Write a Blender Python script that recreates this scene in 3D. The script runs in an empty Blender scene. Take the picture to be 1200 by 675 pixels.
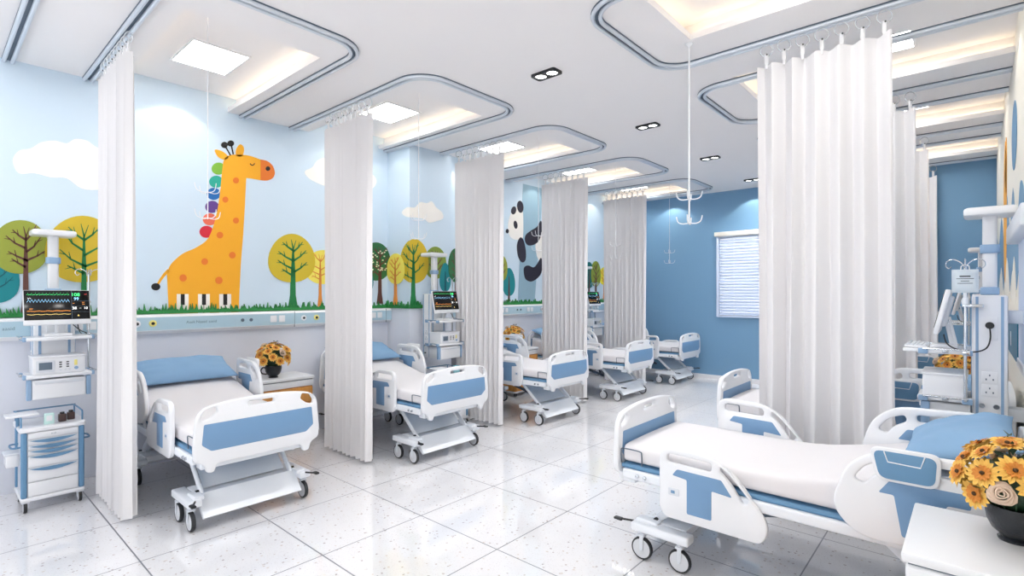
import bpy, bmesh, math, random
from mathutils import Vector, Matrix
random.seed(7)
PI = math.pi
C = bpy.context.scene.collection
sc = bpy.context.scene

# ------------------------------------------------------------------ room constants (metres)
XL, XR, YB, YF, H = -6.1, 0.26, 10.35, -2.0, 3.67
HU = 3.83                       # upper ceiling inside the recesses
FX, CAMZ, HOR = 612.0, 1.70, 343.0
TH = math.atan(540 / FX)
FW = (-math.sin(TH), math.cos(TH)); RT = (math.cos(TH), math.sin(TH))

def srgb(r, g, b):
    f = lambda c: (c / 255) / 12.92 if c / 255 <= .04045 else ((c / 255 + .055) / 1.055) ** 2.4
    return (f(r), f(g), f(b), 1)

# ------------------------------------------------------------------ materials
def mat(name, col, rough=.5, metal=0, spec=.5, emit=None, estr=0, alpha=1, trans=0, bump=0, bscale=60, vary=0, coat=0, sss=0):
    m = bpy.data.materials.new(name); m.use_nodes = True
    nt = m.node_tree; b = nt.nodes['Principled BSDF']
    b.inputs['Base Color'].default_value = col
    b.inputs['Roughness'].default_value = rough
    b.inputs['Metallic'].default_value = metal
    b.inputs['Specular IOR Level'].default_value = spec
    b.inputs['Alpha'].default_value = alpha
    b.inputs['Transmission Weight'].default_value = trans
    b.inputs['Coat Weight'].default_value = coat
    if emit:
        b.inputs['Emission Color'].default_value = emit
        b.inputs['Emission Strength'].default_value = estr
    if bump or vary:
        tc = nt.nodes.new('ShaderNodeTexCoord'); n = nt.nodes.new('ShaderNodeTexNoise')
        n.inputs['Scale'].default_value = bscale; n.inputs['Detail'].default_value = 4
        nt.links.new(tc.outputs['Object'], n.inputs['Vector'])
        if bump:
            bp = nt.nodes.new('ShaderNodeBump'); bp.inputs['Strength'].default_value = bump
            bp.inputs['Distance'].default_value = .01
            nt.links.new(n.outputs['Fac'], bp.inputs['Height']); nt.links.new(bp.outputs['Normal'], b.inputs['Normal'])
        if vary:
            mx = nt.nodes.new('ShaderNodeMix'); mx.data_type = 'RGBA'
            mx.inputs['A'].default_value = col
            mx.inputs['B'].default_value = tuple(c * (1 - vary) for c in col[:3]) + (1,)
            nt.links.new(n.outputs['Fac'], mx.inputs['Factor']); nt.links.new(mx.outputs['Result'], b.inputs['Base Color'])
    return m

M = {}
M['paint_white'] = mat('paint_white', srgb(236, 236, 240), .7, bump=.02, bscale=90)
M['ceiling'] = mat('ceiling_paint', srgb(238, 236, 237), .8, bump=.02, bscale=80)
M['wall_sky'] = mat('wall_sky', srgb(207, 225, 240), .6, vary=.05, bscale=.7)
M['wall_blue'] = mat('wall_blue', srgb(116, 158, 192), .6, vary=.06, bscale=1.2)
M['wall_cream'] = mat('wall_cream', srgb(236, 232, 222), .6, vary=.04, bscale=.8)
M['wall_low'] = mat('wall_low', srgb(226, 230, 240), .55, vary=.03, bscale=2)
M['plastic'] = mat('white_plastic', srgb(230, 232, 236), .28, coat=.2)
M['plastic_dim'] = mat('grey_white_plastic', srgb(214, 219, 226), .35)
M['frame'] = mat('white_frame', srgb(230, 234, 240), .35)
M['blue'] = mat('bed_blue', srgb(112, 150, 188), .35, vary=.04, bscale=8)
M['blue_trim'] = mat('blue_trim', srgb(140, 170, 202), .4)
M['deck'] = mat('deck_blue', srgb(98, 142, 178), .5)
M['sheet'] = mat('mattress_sheet', srgb(222, 220, 223), .85, bump=.10, bscale=14)
M['pillow'] = mat('pillow_blue', srgb(124, 160, 194), .8, bump=.35, bscale=7)
M['curtain'] = mat('curtain_cloth', srgb(230, 229, 231), .85, bump=.05, bscale=160)
M['clear'] = mat('clear_plastic', srgb(240, 244, 248), .15, alpha=.55, spec=.7)
M['clear_white'] = mat('milky_plastic', srgb(246, 246, 248), .2, alpha=.9)
M['alu'] = mat('track_aluminium', srgb(212, 219, 228), .28, metal=.3)
M['alu_dark'] = mat('track_groove', srgb(96, 110, 126), .5, metal=.3)
M['chrome'] = mat('chrome', srgb(205, 210, 216), .18, metal=1)
M['black'] = mat('black_plastic', srgb(24, 26, 30), .4)
M['tyre'] = mat('tyre_rubber', srgb(38, 40, 44), .6)
M['hub'] = mat('wheel_hub', srgb(205, 208, 213), .35)
M['screen'] = mat('screen_glass', srgb(5, 6, 9), .12)
M['lcd'] = mat('lcd_grey', srgb(96, 112, 128), .3)
for k, c in dict(green=(70, 235, 130), cyan=(150, 215, 255), orange=(240, 150, 60), white=(250, 250, 250), yellow=(250, 215, 120), red=(235, 70, 70)).items():
    M['px_' + k] = mat('readout_' + k, srgb(*c), .5, emit=srgb(*c), estr=1.2)
M['lamp'] = mat('lamp_diffuser', (1, 1, 1, 1), .5, emit=(1, .985, .96, 1), estr=15)
M['spotlens'] = mat('spot_lens', (1, 1, 1, 1), .5, emit=(1, .98, .95, 1), estr=6)
M['led'] = mat('led_strip', (1, .9, .7, 1), .5, emit=(1, .83, .58, 1), estr=3.2)
M['panel_band'] = mat('panel_band', srgb(172, 200, 214), .4)
M['outlet_yellow'] = mat('outlet_yellow', srgb(235, 222, 130), .4)
M['grey_text'] = mat('grey_print', srgb(110, 132, 146), .5)
M['vase'] = mat('vase_black', srgb(34, 38, 44), .28, bump=.3, bscale=50)
M['petal'] = mat('petal_yellow', srgb(246, 196, 92), .6, vary=.25, bscale=40)
M['petal2'] = mat('petal_amber', srgb(224, 140, 48), .6, vary=.35, bscale=40)
M['heart'] = mat('flower_heart', srgb(70, 48, 20), .8)
M['rose'] = mat('rose_cream', srgb(226, 200, 178), .6, vary=.2, bscale=50)
M['leaf'] = mat('leaf_green', srgb(36, 66, 46), .5)
M['cup_teal'] = mat('cup_teal', srgb(150, 205, 215), .4)
M['box_mint'] = mat('box_mint', srgb(200, 232, 228), .5)
M['bottle_brown'] = mat('bottle_brown', srgb(70, 48, 46), .3)
M['blind'] = mat('blind_slat', srgb(214, 226, 246), .5)
M['cream'] = mat('cream_plastic', srgb(240, 236, 226), .45)
M['teal_sign'] = mat('teal_panel', srgb(20, 100, 130), .4)
M['bag'] = mat('fluid_bag', srgb(225, 235, 242), .1, alpha=.6, spec=.8)

def wood_mat():
    m = bpy.data.materials.new('cabinet_wood'); m.use_nodes = True
    nt = m.node_tree; b = nt.nodes['Principled BSDF']; b.inputs['Roughness'].default_value = .4
    tc = nt.nodes.new('ShaderNodeTexCoord'); mp = nt.nodes.new('ShaderNodeMapping')
    mp.inputs['Scale'].default_value = (9, 9, 1.2)
    n = nt.nodes.new('ShaderNodeTexNoise'); n.inputs['Scale'].default_value = 4; n.inputs['Detail'].default_value = 6
    r = nt.nodes.new('ShaderNodeValToRGB')
    r.color_ramp.elements[0].color = srgb(196, 128, 56); r.color_ramp.elements[1].color = srgb(228, 168, 92)
    nt.links.new(tc.outputs['Object'], mp.inputs['Vector']); nt.links.new(mp.outputs['Vector'], n.inputs['Vector'])
    nt.links.new(n.outputs['Fac'], r.inputs['Fac']); nt.links.new(r.outputs['Color'], b.inputs['Base Color'])
    return m
M['wood'] = wood_mat()

def floor_mat():
    m = bpy.data.materials.new('terrazzo_floor'); m.use_nodes = True
    nt = m.node_tree; N = nt.nodes; L = nt.links; b = N['Principled BSDF']
    b.inputs['Roughness'].default_value = .06; b.inputs['Specular IOR Level'].default_value = .5; b.inputs['IOR'].default_value = 2.25
    g = N.new('ShaderNodeNewGeometry'); s = N.new('ShaderNodeSeparateXYZ'); L.new(g.outputs['Position'], s.inputs[0])
    def math_(op, a, bb=None, c=None):
        n = N.new('ShaderNodeMath'); n.operation = op
        for i, v in enumerate((a, bb, c)):
            if v is None: continue
            if isinstance(v, (int, float)): n.inputs[i].default_value = v
            else: L.new(v, n.inputs[i])
        return n.outputs[0]
    def grid(o, x0, p, w):
        q = math_('SUBTRACT', o, x0); q = math_('DIVIDE', q, p); f = math_('FRACT', q)
        e = math_('MINIMUM', f, math_('SUBTRACT', 1., f)); e = math_('MULTIPLY', e, p)
        return math_('LESS_THAN', e, w)
    line = math_('MAXIMUM', grid(s.outputs[0], -1.57, .793, .0042), grid(s.outputs[1], 2.527, .803, .0042))
    v = N.new('ShaderNodeTexVoronoi'); v.inputs['Scale'].default_value = 26; L.new(g.outputs['Position'], v.inputs['Vector'])
    nz = N.new('ShaderNodeTexNoise'); nz.inputs['Scale'].default_value = 70; nz.inputs['Detail'].default_value = 3; L.new(g.outputs['Position'], nz.inputs['Vector'])
    d = math_('ADD', v.outputs['Distance'], math_('MULTIPLY', math_('SUBTRACT', nz.outputs['Fac'], .5), .35))
    sepc = N.new('ShaderNodeSeparateColor'); L.new(v.outputs['Color'], sepc.inputs[0])
    chip = math_('MULTIPLY', math_('LESS_THAN', d, .20), math_('LESS_THAN', sepc.outputs[0], .55))
    v2 = N.new('ShaderNodeTexVoronoi'); v2.inputs['Scale'].default_value = 75; L.new(g.outputs['Position'], v2.inputs['Vector'])
    chip2 = math_('MULTIPLY', math_('LESS_THAN', v2.outputs['Distance'], .22), .45)
    chips = math_('MAXIMUM', chip, chip2)
    ramp = N.new('ShaderNodeValToRGB'); ramp.color_ramp.elements[0].color = srgb(176, 170, 172); ramp.color_ramp.elements[1].color = srgb(214, 204, 196)
    L.new(sepc.outputs[1], ramp.inputs['Fac'])
    mx = N.new('ShaderNodeMix'); mx.data_type = 'RGBA'; mx.inputs['A'].default_value = srgb(226, 226, 229)
    L.new(ramp.outputs['Color'], mx.inputs['B']); L.new(chips, mx.inputs['Factor'])
    m2 = N.new('ShaderNodeMix'); m2.data_type = 'RGBA'; L.new(mx.outputs['Result'], m2.inputs['A'])
    m2.inputs['B'].default_value = srgb(92, 96, 108); L.new(line, m2.inputs['Factor'])
    L.new(m2.outputs['Result'], b.inputs['Base Color'])
    rr = math_('ADD', .03, math_('MULTIPLY', line, .4)); L.new(rr, b.inputs['Roughness'])
    return m
M['floor'] = floor_mat()

# ------------------------------------------------------------------ mesh building
def frame_for(d):
    d = d.normalized(); a = Vector((0, 0, 1)) if abs(d.z) < .9 else Vector((1, 0, 0))
    u = d.cross(a).normalized(); return u, d.cross(u).normalized()

YZ = Matrix(((0, 0, 1, 0), (1, 0, 0, 0), (0, 1, 0, 0), (0, 0, 0, 1)))     # 2d (y,z), thickness along x
XZ = Matrix(((1, 0, 0, 0), (0, 0, -1, 0), (0, 1, 0, 0), (0, 0, 0, 1)))    # 2d (x,z), thickness along y
XY = Matrix.Identity(4)

def cdt(loops):
    """triangles of the region between the outline and its holes (even-odd)"""
    from mathutils.geometry import delaunay_2d_cdt
    vs, es = [], []
    for lp in loops:
        o = len(vs); vs += [Vector(p) for p in lp]; es += [(o + k, o + (k + 1) % len(lp)) for k in range(len(lp))]
    V, E_, F, *_ = delaunay_2d_cdt(vs, es, [], 0, 1e-7)
    out = []
    for f in F:
        c = sum((V[i] for i in f), Vector((0, 0))) / len(f); ins = False
        for lp in loops:
            for k in range(len(lp)):
                a, b = lp[k - 1], lp[k]
                if (a[1] > c.y) != (b[1] > c.y) and c.x < (b[0] - a[0]) * (c.y - a[1]) / (b[1] - a[1]) + a[0]: ins = not ins
        if ins: out.append([(V[i].x, V[i].y) for i in f])
    return out

class MB:
    def __init__(s): s.bm = bmesh.new()
    def box(s, c, d, bev=0, rot=None):
        g = bmesh.ops.create_cube(s.bm, size=1)['verts']
        bmesh.ops.scale(s.bm, vec=Vector(d), verts=g)
        if bev:
            es = list({e for v in g for e in v.link_edges})
            r = bmesh.ops.bevel(s.bm, geom=es, offset=min(bev, min(d) * .49), segments=3, affect='EDGES', profile=.5)
            g = list({v for f in r['faces'] for v in f.verts} | {v for v in g if v.is_valid})
        if rot is not None: bmesh.ops.rotate(s.bm, cent=(0, 0, 0), matrix=rot, verts=g)
        bmesh.ops.translate(s.bm, vec=Vector(c), verts=g)
        return s
    def box2(s, a, b, bev=0):
        return s.box([(p + q) / 2 for p, q in zip(a, b)], [abs(q - p) for p, q in zip(a, b)], bev)
    def tube(s, pts, r, seg=10, closed=False, caps=True):
        pts = [Vector(p) for p in pts]; n = len(pts)
        rs = r if isinstance(r, (list, tuple)) else [r] * n
        rings = []; u = None
        for i, p in enumerate(pts):
            if closed: d = pts[(i + 1) % n] - pts[i - 1]
            else: d = pts[min(i + 1, n - 1)] - pts[max(i - 1, 0)]
            if d.length < 1e-9: d = Vector((0, 0, 1))
            d.normalize()
            if u is None: u, v = frame_for(d)
            else:
                u = (u - d * u.dot(d)).normalized(); v = d.cross(u)
            rings.append([s.bm.verts.new(p + (u * math.cos(2 * PI * k / seg) + v * math.sin(2 * PI * k / seg)) * rs[i]) for k in range(seg)])
        m = n if closed else n - 1
        for i in range(m):
            A, B = rings[i], rings[(i + 1) % n]
            for k in range(seg): s.bm.faces.new((A[k], A[(k + 1) % seg], B[(k + 1) % seg], B[k]))
        if caps and not closed:
            s.bm.faces.new(rings[0][::-1]); s.bm.faces.new(rings[-1])
        return s
    def cyl(s, a, b, r, seg=20, r2=None):
        return s.tube([a, b], [r, r if r2 is None else r2], seg)
    def lathe(s, prof, c=(0, 0, 0), seg=32, axis='z'):
        rings = []
        for (r, z) in prof:
            ring = []
            for k in range(seg):
                a = 2 * PI * k / seg; p = (r * math.cos(a), r * math.sin(a), z)
                if axis == 'y': p = (p[0], p[2], p[1])
                if axis == 'x': p = (p[2], p[0], p[1])
                ring.append(s.bm.verts.new(Vector(c) + Vector(p)))
            rings.append(ring)
        for A, B in zip(rings, rings[1:]):
            for k in range(seg): s.bm.faces.new((A[k], A[(k + 1) % seg], B[(k + 1) % seg], B[k]))
        s.bm.faces.new(rings[0][::-1]); s.bm.faces.new(rings[-1])
        return s
    def shape(s, loops, depth, bev=0, mat4=XY, off=(0, 0, 0)):
        """flat plate with openings: first loop is the outline, the rest are holes"""
        mt = Matrix.Translation(Vector(off)) @ mat4; h = depth / 2
        lps = []
        for i, lp in enumerate(loops):
            q = []
            for p in lp:
                if not q or (abs(p[0] - q[-1][0]) + abs(p[1] - q[-1][1])) > 2e-5: q.append((p[0], p[1]))
            if abs(q[0][0] - q[-1][0]) + abs(q[0][1] - q[-1][1]) < 2e-5: q.pop()
            ar = sum(q[k - 1][0] * q[k][1] - q[k][0] * q[k - 1][1] for k in range(len(q)))
            if (ar < 0) == (i == 0): q.reverse()
            lps.append(q)
        def inset(lp, d):
            out = []; n = len(lp)
            for k in range(n):
                a, p, b = Vector(lp[k - 1]), Vector(lp[k]), Vector(lp[(k + 1) % n])
                e1 = (p - a).normalized(); e2 = (b - p).normalized()
                n1 = Vector((-e1.y, e1.x)); n2 = Vector((-e2.y, e2.x)); m = n1 + n2
                if m.length < 1e-6: m = n1
                m.normalize(); c = max(.5, m.dot(n1)); q = p + m * d / c; out.append((q.x, q.y))
            return out
        lv = [(0, h)] if bev <= 0 else [(0, h - bev), (bev * .3, h - bev * .3), (bev, h)]
        caps = []
        for lp in lps:
            L_ = [inset(lp, d) if d else lp for d, z in lv]
            seq = [(L_[k], -lv[k][1]) for k in reversed(range(len(lv)))] + [(L_[k], lv[k][1]) for k in range(len(lv))]
            rings = [[s.bm.verts.new(mt @ Vector((x, y, z))) for x, y in l] for l, z in seq]
            for A, B in zip(rings, rings[1:]):
                k = len(A)
                for t in range(k): s.bm.faces.new((A[t], A[(t + 1) % k], B[(t + 1) % k], B[t]))
            caps.append(L_[-1])
        for z, tri in ((h, cdt(caps)), (-h, cdt(caps))):
            for t in tri:
                try: s.bm.faces.new([s.bm.verts.new(mt @ Vector((x, y, z))) for x, y in (t if z > 0 else t[::-1])])
                except ValueError: pass
        return s
    def text(s, body, size, mat4, depth=.001):
        cu = bpy.data.curves.new('tmp', 'FONT'); cu.body = body; cu.size = size; cu.extrude = depth
        cu.align_x = 'CENTER'; cu.align_y = 'CENTER'; cu.resolution_u = 3
        ob = bpy.data.objects.new('tmp', cu); C.objects.link(ob)
        dg = bpy.context.evaluated_depsgraph_get()
        me = bpy.data.meshes.new_from_object(ob.evaluated_get(dg))
        bpy.data.objects.remove(ob); bpy.data.curves.remove(cu)
        me.transform(mat4); s.bm.from_mesh(me); bpy.data.meshes.remove(me)
        return s
    def build(s, name, m, parent=None, smooth=35, xf=None, subsurf=0):
        bmesh.ops.remove_doubles(s.bm, verts=s.bm.verts, dist=1e-5)
        bmesh.ops.recalc_face_normals(s.bm, faces=s.bm.faces)
        if xf is not None: s.bm.transform(xf)
        me = bpy.data.meshes.new(name); s.bm.to_mesh(me); s.bm.free()
        me.materials.append(M[m] if isinstance(m, str) else m)
        if smooth:
            for p in me.polygons: p.use_smooth = True
            me.set_sharp_from_angle(angle=math.radians(smooth))
        o = bpy.data.objects.new(name, me); C.objects.link(o)
        if parent: o.parent = parent
        if subsurf:
            md = o.modifiers.new('sub', 'SUBSURF'); md.levels = md.render_levels = subsurf
        return o

def rounded(pts, r, n=6):
    out = []; k = len(pts)
    for i, p in enumerate(pts):
        rr = r[i] if isinstance(r, (list, tuple)) else r
        P = Vector(p[:2]); A = Vector(pts[i - 1][:2]); B = Vector(pts[(i + 1) % k][:2])
        a = A - P; b = B - P
        rr = min(rr, a.length * .48, b.length * .48)
        if rr < 1e-4: out.append((P.x, P.y)); continue
        s = P + a.normalized() * rr; e = P + b.normalized() * rr
        for j in range(n + 1):
            t = j / n; q = s * (1 - t) ** 2 + P * 2 * t * (1 - t) + e * t * t
            out.append((q.x, q.y))
    return out

def smooth_loop(pts, n=5):
    out = []; k = len(pts)
    for i in range(k):
        p0, p1, p2, p3 = (Vector(pts[(i + j - 1) % k]) for j in range(4))
        for j in range(n):
            t = j / n
            q = .5 * ((2 * p1) + (p2 - p0) * t + (2 * p0 - 5 * p1 + 4 * p2 - p3) * t * t + (3 * p1 - p0 - 3 * p2 + p3) * t ** 3)
            out.append((q.x, q.y))
    return out

def smooth_path(pts, n=6):
    pts = [Vector(p) for p in pts]; out = []
    P = [pts[0]] + pts + [pts[-1]]
    for i in range(1, len(P) - 2):
        p0, p1, p2, p3 = P[i - 1:i + 3]
        for j in range(n):
            t = j / n
            out.append(.5 * ((2 * p1) + (p2 - p0) * t + (2 * p0 - 5 * p1 + 4 * p2 - p3) * t * t + (3 * p1 - p0 - 3 * p2 + p3) * t ** 3))
    out.append(pts[-1]); return out

def smooth_open(pts, n=5):
    return [(p.x, p.y) for p in smooth_path([(a, b, 0) for a, b in pts], n)]

def ellipse(cx, cy, rx, ry, n=24, rot=0):
    c, s = math.cos(rot), math.sin(rot)
    return [(cx + rx * math.cos(a) * c - ry * math.sin(a) * s, cy + rx * math.cos(a) * s + ry * math.sin(a) * c) for a in (2 * PI * i / n for i in range(n))]

def rect(x0, y0, x1, y1): return [(x0, y0), (x1, y0), (x1, y1), (x0, y1)]

# ------------------------------------------------------------------ object bookkeeping
def tag(o, label=None, cat=None, group=None, kind=None):
    if label: o['label'] = label
    if cat: o['category'] = cat
    if group: o['group'] = group
    if kind: o['kind'] = kind
    return o

def empty(name, label, cat, loc=(0, 0, 0), rz=0, group=None):
    o = bpy.data.objects.new(name, None); C.objects.link(o); o.empty_display_size = .1
    o.location = loc; o.rotation_euler = (0, 0, rz)
    return tag(o, label, cat, group)

def copy_tree(o, parent=None):
    c = o.copy(); C.objects.link(c); c.parent = parent
    for ch in [x for x in bpy.data.objects if x.parent == o]: copy_tree(ch, c)
    return c

def place_all(proto, spots, group=None):
    """spots: (loc, rz, label); the first moves the source itself"""
    out = []
    kids = None
    for i, (loc, rz, label) in enumerate(spots):
        out.append(proto if i == 0 else copy_tree(proto))
    for o, (loc, rz, label) in zip(out, spots):
        o.location = loc; o.rotation_euler = (0, 0, rz); o['label'] = label
        if group: o['group'] = group
    return out

def struct(o): o['kind'] = 'structure'; return o

# ------------------------------------------------------------------ the shell
struct(MB().box2((XL - .15, YF - .15, -.1), (XR + .15, YB + .15, 0)).build('floor', 'floor', smooth=0))

# recesses: (x0, x1, y0, y1)
REC_L = [(XL, -4.1, 1.72 + 1.93 * k - .50, 1.72 + 1.93 * k + .50) for k in range(-1, 5)]
REC_R = [(-1.65, XR, 3.47 + 1.95 * k - .50, 3.47 + 1.95 * k + .50) for k in range(-2, 4)]
G = .09
mb = MB()
def strip(xa, xb, recs, left):
    y = YF - .1
    for (x0, x1, y0, y1) in recs:
        mb.box2((xa, y, H), (xb, y0 - G, HU)); y = y1 + G
        inner = xb if left else xa
        # solid part beside the recess, beyond its cavity
        if left: mb.box2((x1 + G, y0 - G, H), (xb, y1 + G, HU))
        else: mb.box2((xa, y0 - G, H), (x0 - G, y1 + G, HU))
        # the thin lip round the opening
        mb.box2((x0 if not left else xa, y0 - G, H), (x1 if left else xb, y0, H + .05))
        mb.box2((x0 if not left else xa, y1, H), (x1 if left else xb, y1 + G, H + .05))
        if left: mb.box2((x1, y0 - G, H), (x1 + G, y1 + G, H + .05))
        else: mb.box2((x0 - G, y0 - G, H), (x0, y1 + G, H + .05))
    mb.box2((xa, y, H), (xb, YB + .1, HU))
strip(XL - .1, -3.9, REC_L, True)
mb.box2((-3.9, YF - .1, H), (-1.85, YB + .1, HU))
strip(-1.85, XR + .1, REC_R, False)
mb.box2((XL - .15, YF - .15, HU), (XR + .15, YB + .15, HU + .1))
struct(mb.build('ceiling', 'ceiling', smooth=0))

n = 0
def led(pts, label):
    m = MB()
    for a, b in pts: m.box2(a, b)
    o = m.build('led_strip', 'led', smooth=0); return tag(o, label, 'light strip', 'warm cove strips in the ceiling recesses')
ordn = ['first', 'second', 'third', 'fourth', 'fifth', 'sixth']
for i, (x0, x1, y0, y1) in enumerate(REC_L):
    z0, z1 = H + .052, H + .064
    if i == 0: lab = 'warm cove strip in the left ceiling recess nearest the camera, mostly above the frame'
    else: lab = 'warm cove strip in the ceiling recess over the %s bed on the mural side' % ordn[i - 1]
    led([((x0 + .02, y0 - .075, z0), (x1, y0 - .055, z1)), ((x0 + .02, y1 + .055, z0), (x1, y1 + .075, z1)), ((x1 + .055, y0, z0), (x1 + .075, y1, z1))], lab)
for i, (x0, x1, y0, y1) in enumerate(REC_R):
    z0, z1 = H + .052, H + .064
    if i < 2: lab = 'warm cove strip in the right ceiling recess %s, above the frame' % ('farthest behind the camera' if i == 0 else 'directly overhead')
    else: lab = 'warm cove strip in the ceiling recess over the %s bed on the right side' % ordn[i - 2]
    led([((x0, y0 - .075, z0), (x1 - .02, y0 - .055, z1)), ((x0, y1 + .055, z0), (x1 - .02, y1 + .075, z1)), ((x0 - .075, y0, z0), (x0 - .055, y1, z1))], lab)

def ceiling_panel(x, y, lab):
    e = empty('ceiling_light', lab, 'ceiling light', (x, y, HU), 0, 'square ceiling light panels')
    MB().shape([rounded(rect(-.30, -.24, .30, .24), .01, 2), rect(-.28, -.22, .28, .22)], .012, 0, XY, (0, 0, -.006)).build('frame', 'plastic', e, 0)
    MB().box((0, 0, -.006), (.56, .44, .008)).build('diffuser', 'lamp', e, 0)
for i, (x0, x1, y0, y1) in enumerate(REC_L):
    ceiling_panel(-5.18, (y0 + y1) / 2 + .02, 'square white light panel in the %s mural-side recess from the front' % ordn[i])
for i, (x0, x1, y0, y1) in enumerate(REC_R):
    ceiling_panel(-.66, (y0 + y1) / 2 + .02, 'square white light panel in the %s right-side recess from the front' % ordn[i])

# walls
MUR = 1.49
tall = []
struct(MB().box2((XL - .15, YF - .15, 0), (XL, YB + .15, MUR)).build('wall_left', 'wall_low', smooth=0))
o = MB().box2((XL - .15, YF - .15, MUR), (XL, YB + .15, HU)).build('wall_left_mural', 'wall_sky', smooth=0); struct(o)
# right wall with a window opening
WR = (3.55, 4.84, 1.26, 2.04)     # y0,y1,z0,z1
mb = MB()
mb.box2((XR, YF - .15, 0), (XR + .15, WR[0], HU)); mb.box2((XR, WR[1], 0), (XR + .15, YB + .15, HU))
mb.box2((XR, WR[0], 0), (XR + .15, WR[1], WR[2])); mb.box2((XR, WR[0], WR[3]), (XR + .15, WR[1], HU))
struct(mb.build('wall_right', 'wall_cream', smooth=0))
# back wall with a window opening
WB = (-3.74, -2.2, 1.25, 2.80)
mb = MB()
mb.box2((XL, YB, 0), (WB[0], YB + .15, HU)); mb.box2((WB[1], YB, 0), (XR, YB + .15, HU))
mb.box2((WB[0], YB, 0), (WB[1], YB + .15, WB[2])); mb.box2((WB[0], YB, WB[3]), (WB[1], YB + .15, HU))
struct(mb.build('wall_back', 'wall_blue', smooth=0))
WF = (-5.6, -.3, .9, 3.2)          # unseen wide opening added behind the camera to fill the room with light
mb = MB()
mb.box2((XL, YF - .15, 0), (WF[0], YF, HU)); mb.box2((WF[1], YF - .15, 0), (XR, YF, HU))
mb.box2((WF[0], YF - .15, 0), (WF[1], YF, WF[2])); mb.box2((WF[0], YF - .15, WF[3]), (WF[1], YF, HU))
struct(mb.build('wall_front', 'paint_white', smooth=0))
pl_ = bpy.data.lights.new('fill_opening_portal', 'AREA'); pl_.shape = 'RECTANGLE'; pl_.size = WF[1] - WF[0]; pl_.size_y = WF[3] - WF[2]; pl_.cycles.is_portal = True  # guides world light in through the added opening
po = bpy.data.objects.new('fill_opening_portal', pl_); C.objects.link(po); po.location = ((WF[0] + WF[1]) / 2, YF - .16, (WF[2] + WF[3]) / 2); po.rotation_euler = (PI / 2, 0, 0)
# the boxed pier on the mural wall
PX, PY0, PY1 = -5.607, 4.30, 5.04
mb = MB(); mb.box2((XL, PY0, 0), (PX, PY1, MUR)); struct(mb.build('wall_pier', 'wall_low', smooth=0))
mb = MB(); mb.box2((XL, PY0, MUR), (PX, PY1, H)); struct(mb.build('wall_pier_mural', 'wall_sky', smooth=0))
struct(MB().box2((XL, YB - .012, 0), (XR, YB, .08)).build('baseboard_back', 'paint_white', smooth=0))

def window(nm, face, a0, a1, z0, z1, m4, lab):
    """face plane position; m4 maps (a,z,depth)"""
    e = bpy.data.objects.new(nm, None); C.objects.link(e); e['kind'] = 'structure'; e['label'] = lab
    mb = MB()
    mb.shape([rect(a0 - .03, z0 - .03, a1 + .03, z1 + .03), rect(a0 + .03, z0 + .03, a1 - .03, z1 - .03)], .06, .004, m4, face)
    mb.shape([rect((a0 + a1) / 2 - .02, z0, (a0 + a1) / 2 + .02, z1)], .03, 0, m4, face)
    mb.build('window_frame', 'plastic', e)
    MB().shape([rect(a0 + .02, z0 + .02, a1 - .02, z1 - .02)], .006, 0, m4, face).build('window_pane', 'clear', e, 0)
    return e
window('window_1', (0, YB + .06, 0), WB[0], WB[1], WB[2], WB[3], XZ, 'window in the blue back wall behind a closed blind')
window('window_2', (XR + .06, 0, 0), WR[0], WR[1], WR[2], WR[3], YZ, 'window in the right wall at the head of the nearest right bed')

# blind on the back window
e = empty('window_blind', 'pale blue horizontal slat blind with cream headrail on the back wall window', 'blind', ((WB[0] + WB[1]) / 2, YB, WB[2]))
w2 = (WB[1] - WB[0]) / 2
MB().box((0, -.045, 1.585), (2 * w2 + .10, .085, .085), .008).build('headrail', 'cream', e)
mb = MB()
mb.box((-w2 + .00, -.03, .76), (.045, .03, 1.56), .003); mb.box((w2 - .00, -.03, .76), (.045, .03, 1.56), .003)
mb.build('side_channel', 'blind', e)
mb = MB()
for k in range(27):
    z = .04 + k * .0565
    mb.box((0, -.03, z), (2 * w2 - .06, .062, .003), 0, Matrix.Rotation(math.radians(36), 3, 'X'))
mb.build('slats', 'blind', e, 0)
MB().box((0, -.03, -.01), (2 * w2 + .02, .04, .03), .004).build('bottom_rail', 'blind', e)
mb = MB()
for x in (-w2 + .32, w2 - .32): mb.cyl((x, -.064, .0), (x, -.064, 1.55), .003, 6)
mb.build('ladder_cord', 'plastic_dim', e)
# blind on the right window
e = empty('roller_blind', 'pale lavender roller blind with a grey cassette on the right wall window', 'blind', (XR, (WR[0] + WR[1]) / 2, WR[2]))
wy = (WR[1] - WR[0]) / 2
MB().box((-.045, 0, .82), (.09, 2 * wy + .08, .11), .01).build('cassette', 'plastic_dim', e)
MB().box((-.03, 0, .39), (.004, 2 * wy - .02, .77)).build('blind_cloth', 'blind', e)
MB().box((-.03, 0, -.005), (.02, 2 * wy, .03), .006).build('bottom_rail', 'plastic_dim', e)
MB().box((-.02, 0, -.035), (.04, 2 * wy + .1, .03), .004).build('sill', 'plastic', e)

# ------------------------------------------------------------------ double spot downlights along the aisle
for i in range(5):
    y = 1.77 + 1.95 * i
    where = ['above the frame near the camera', 'nearest the camera', 'second from the camera', 'third from the camera', 'farthest, close to the back wall'][i]
    e = empty('ceiling_spotlight', 'black twin spot ceiling fitting over the aisle, %s' % where, 'ceiling spotlight', (-2.87, y, H), 0, 'black twin ceiling spots along the aisle')
    MB().shape([rounded(rect(-.135, -.07, .135, .07), .03, 4), ellipse(-.063, 0, .05, .05), ellipse(.063, 0, .05, .05)], .022, .003, XY, (0, 0, -.011)).build('housing', 'black', e)
    for x in (-.063, .063): MB().cyl((x, 0, -.012), (x, 0, -.002), .051, 24).build('lens', 'spotlens', e)

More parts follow.
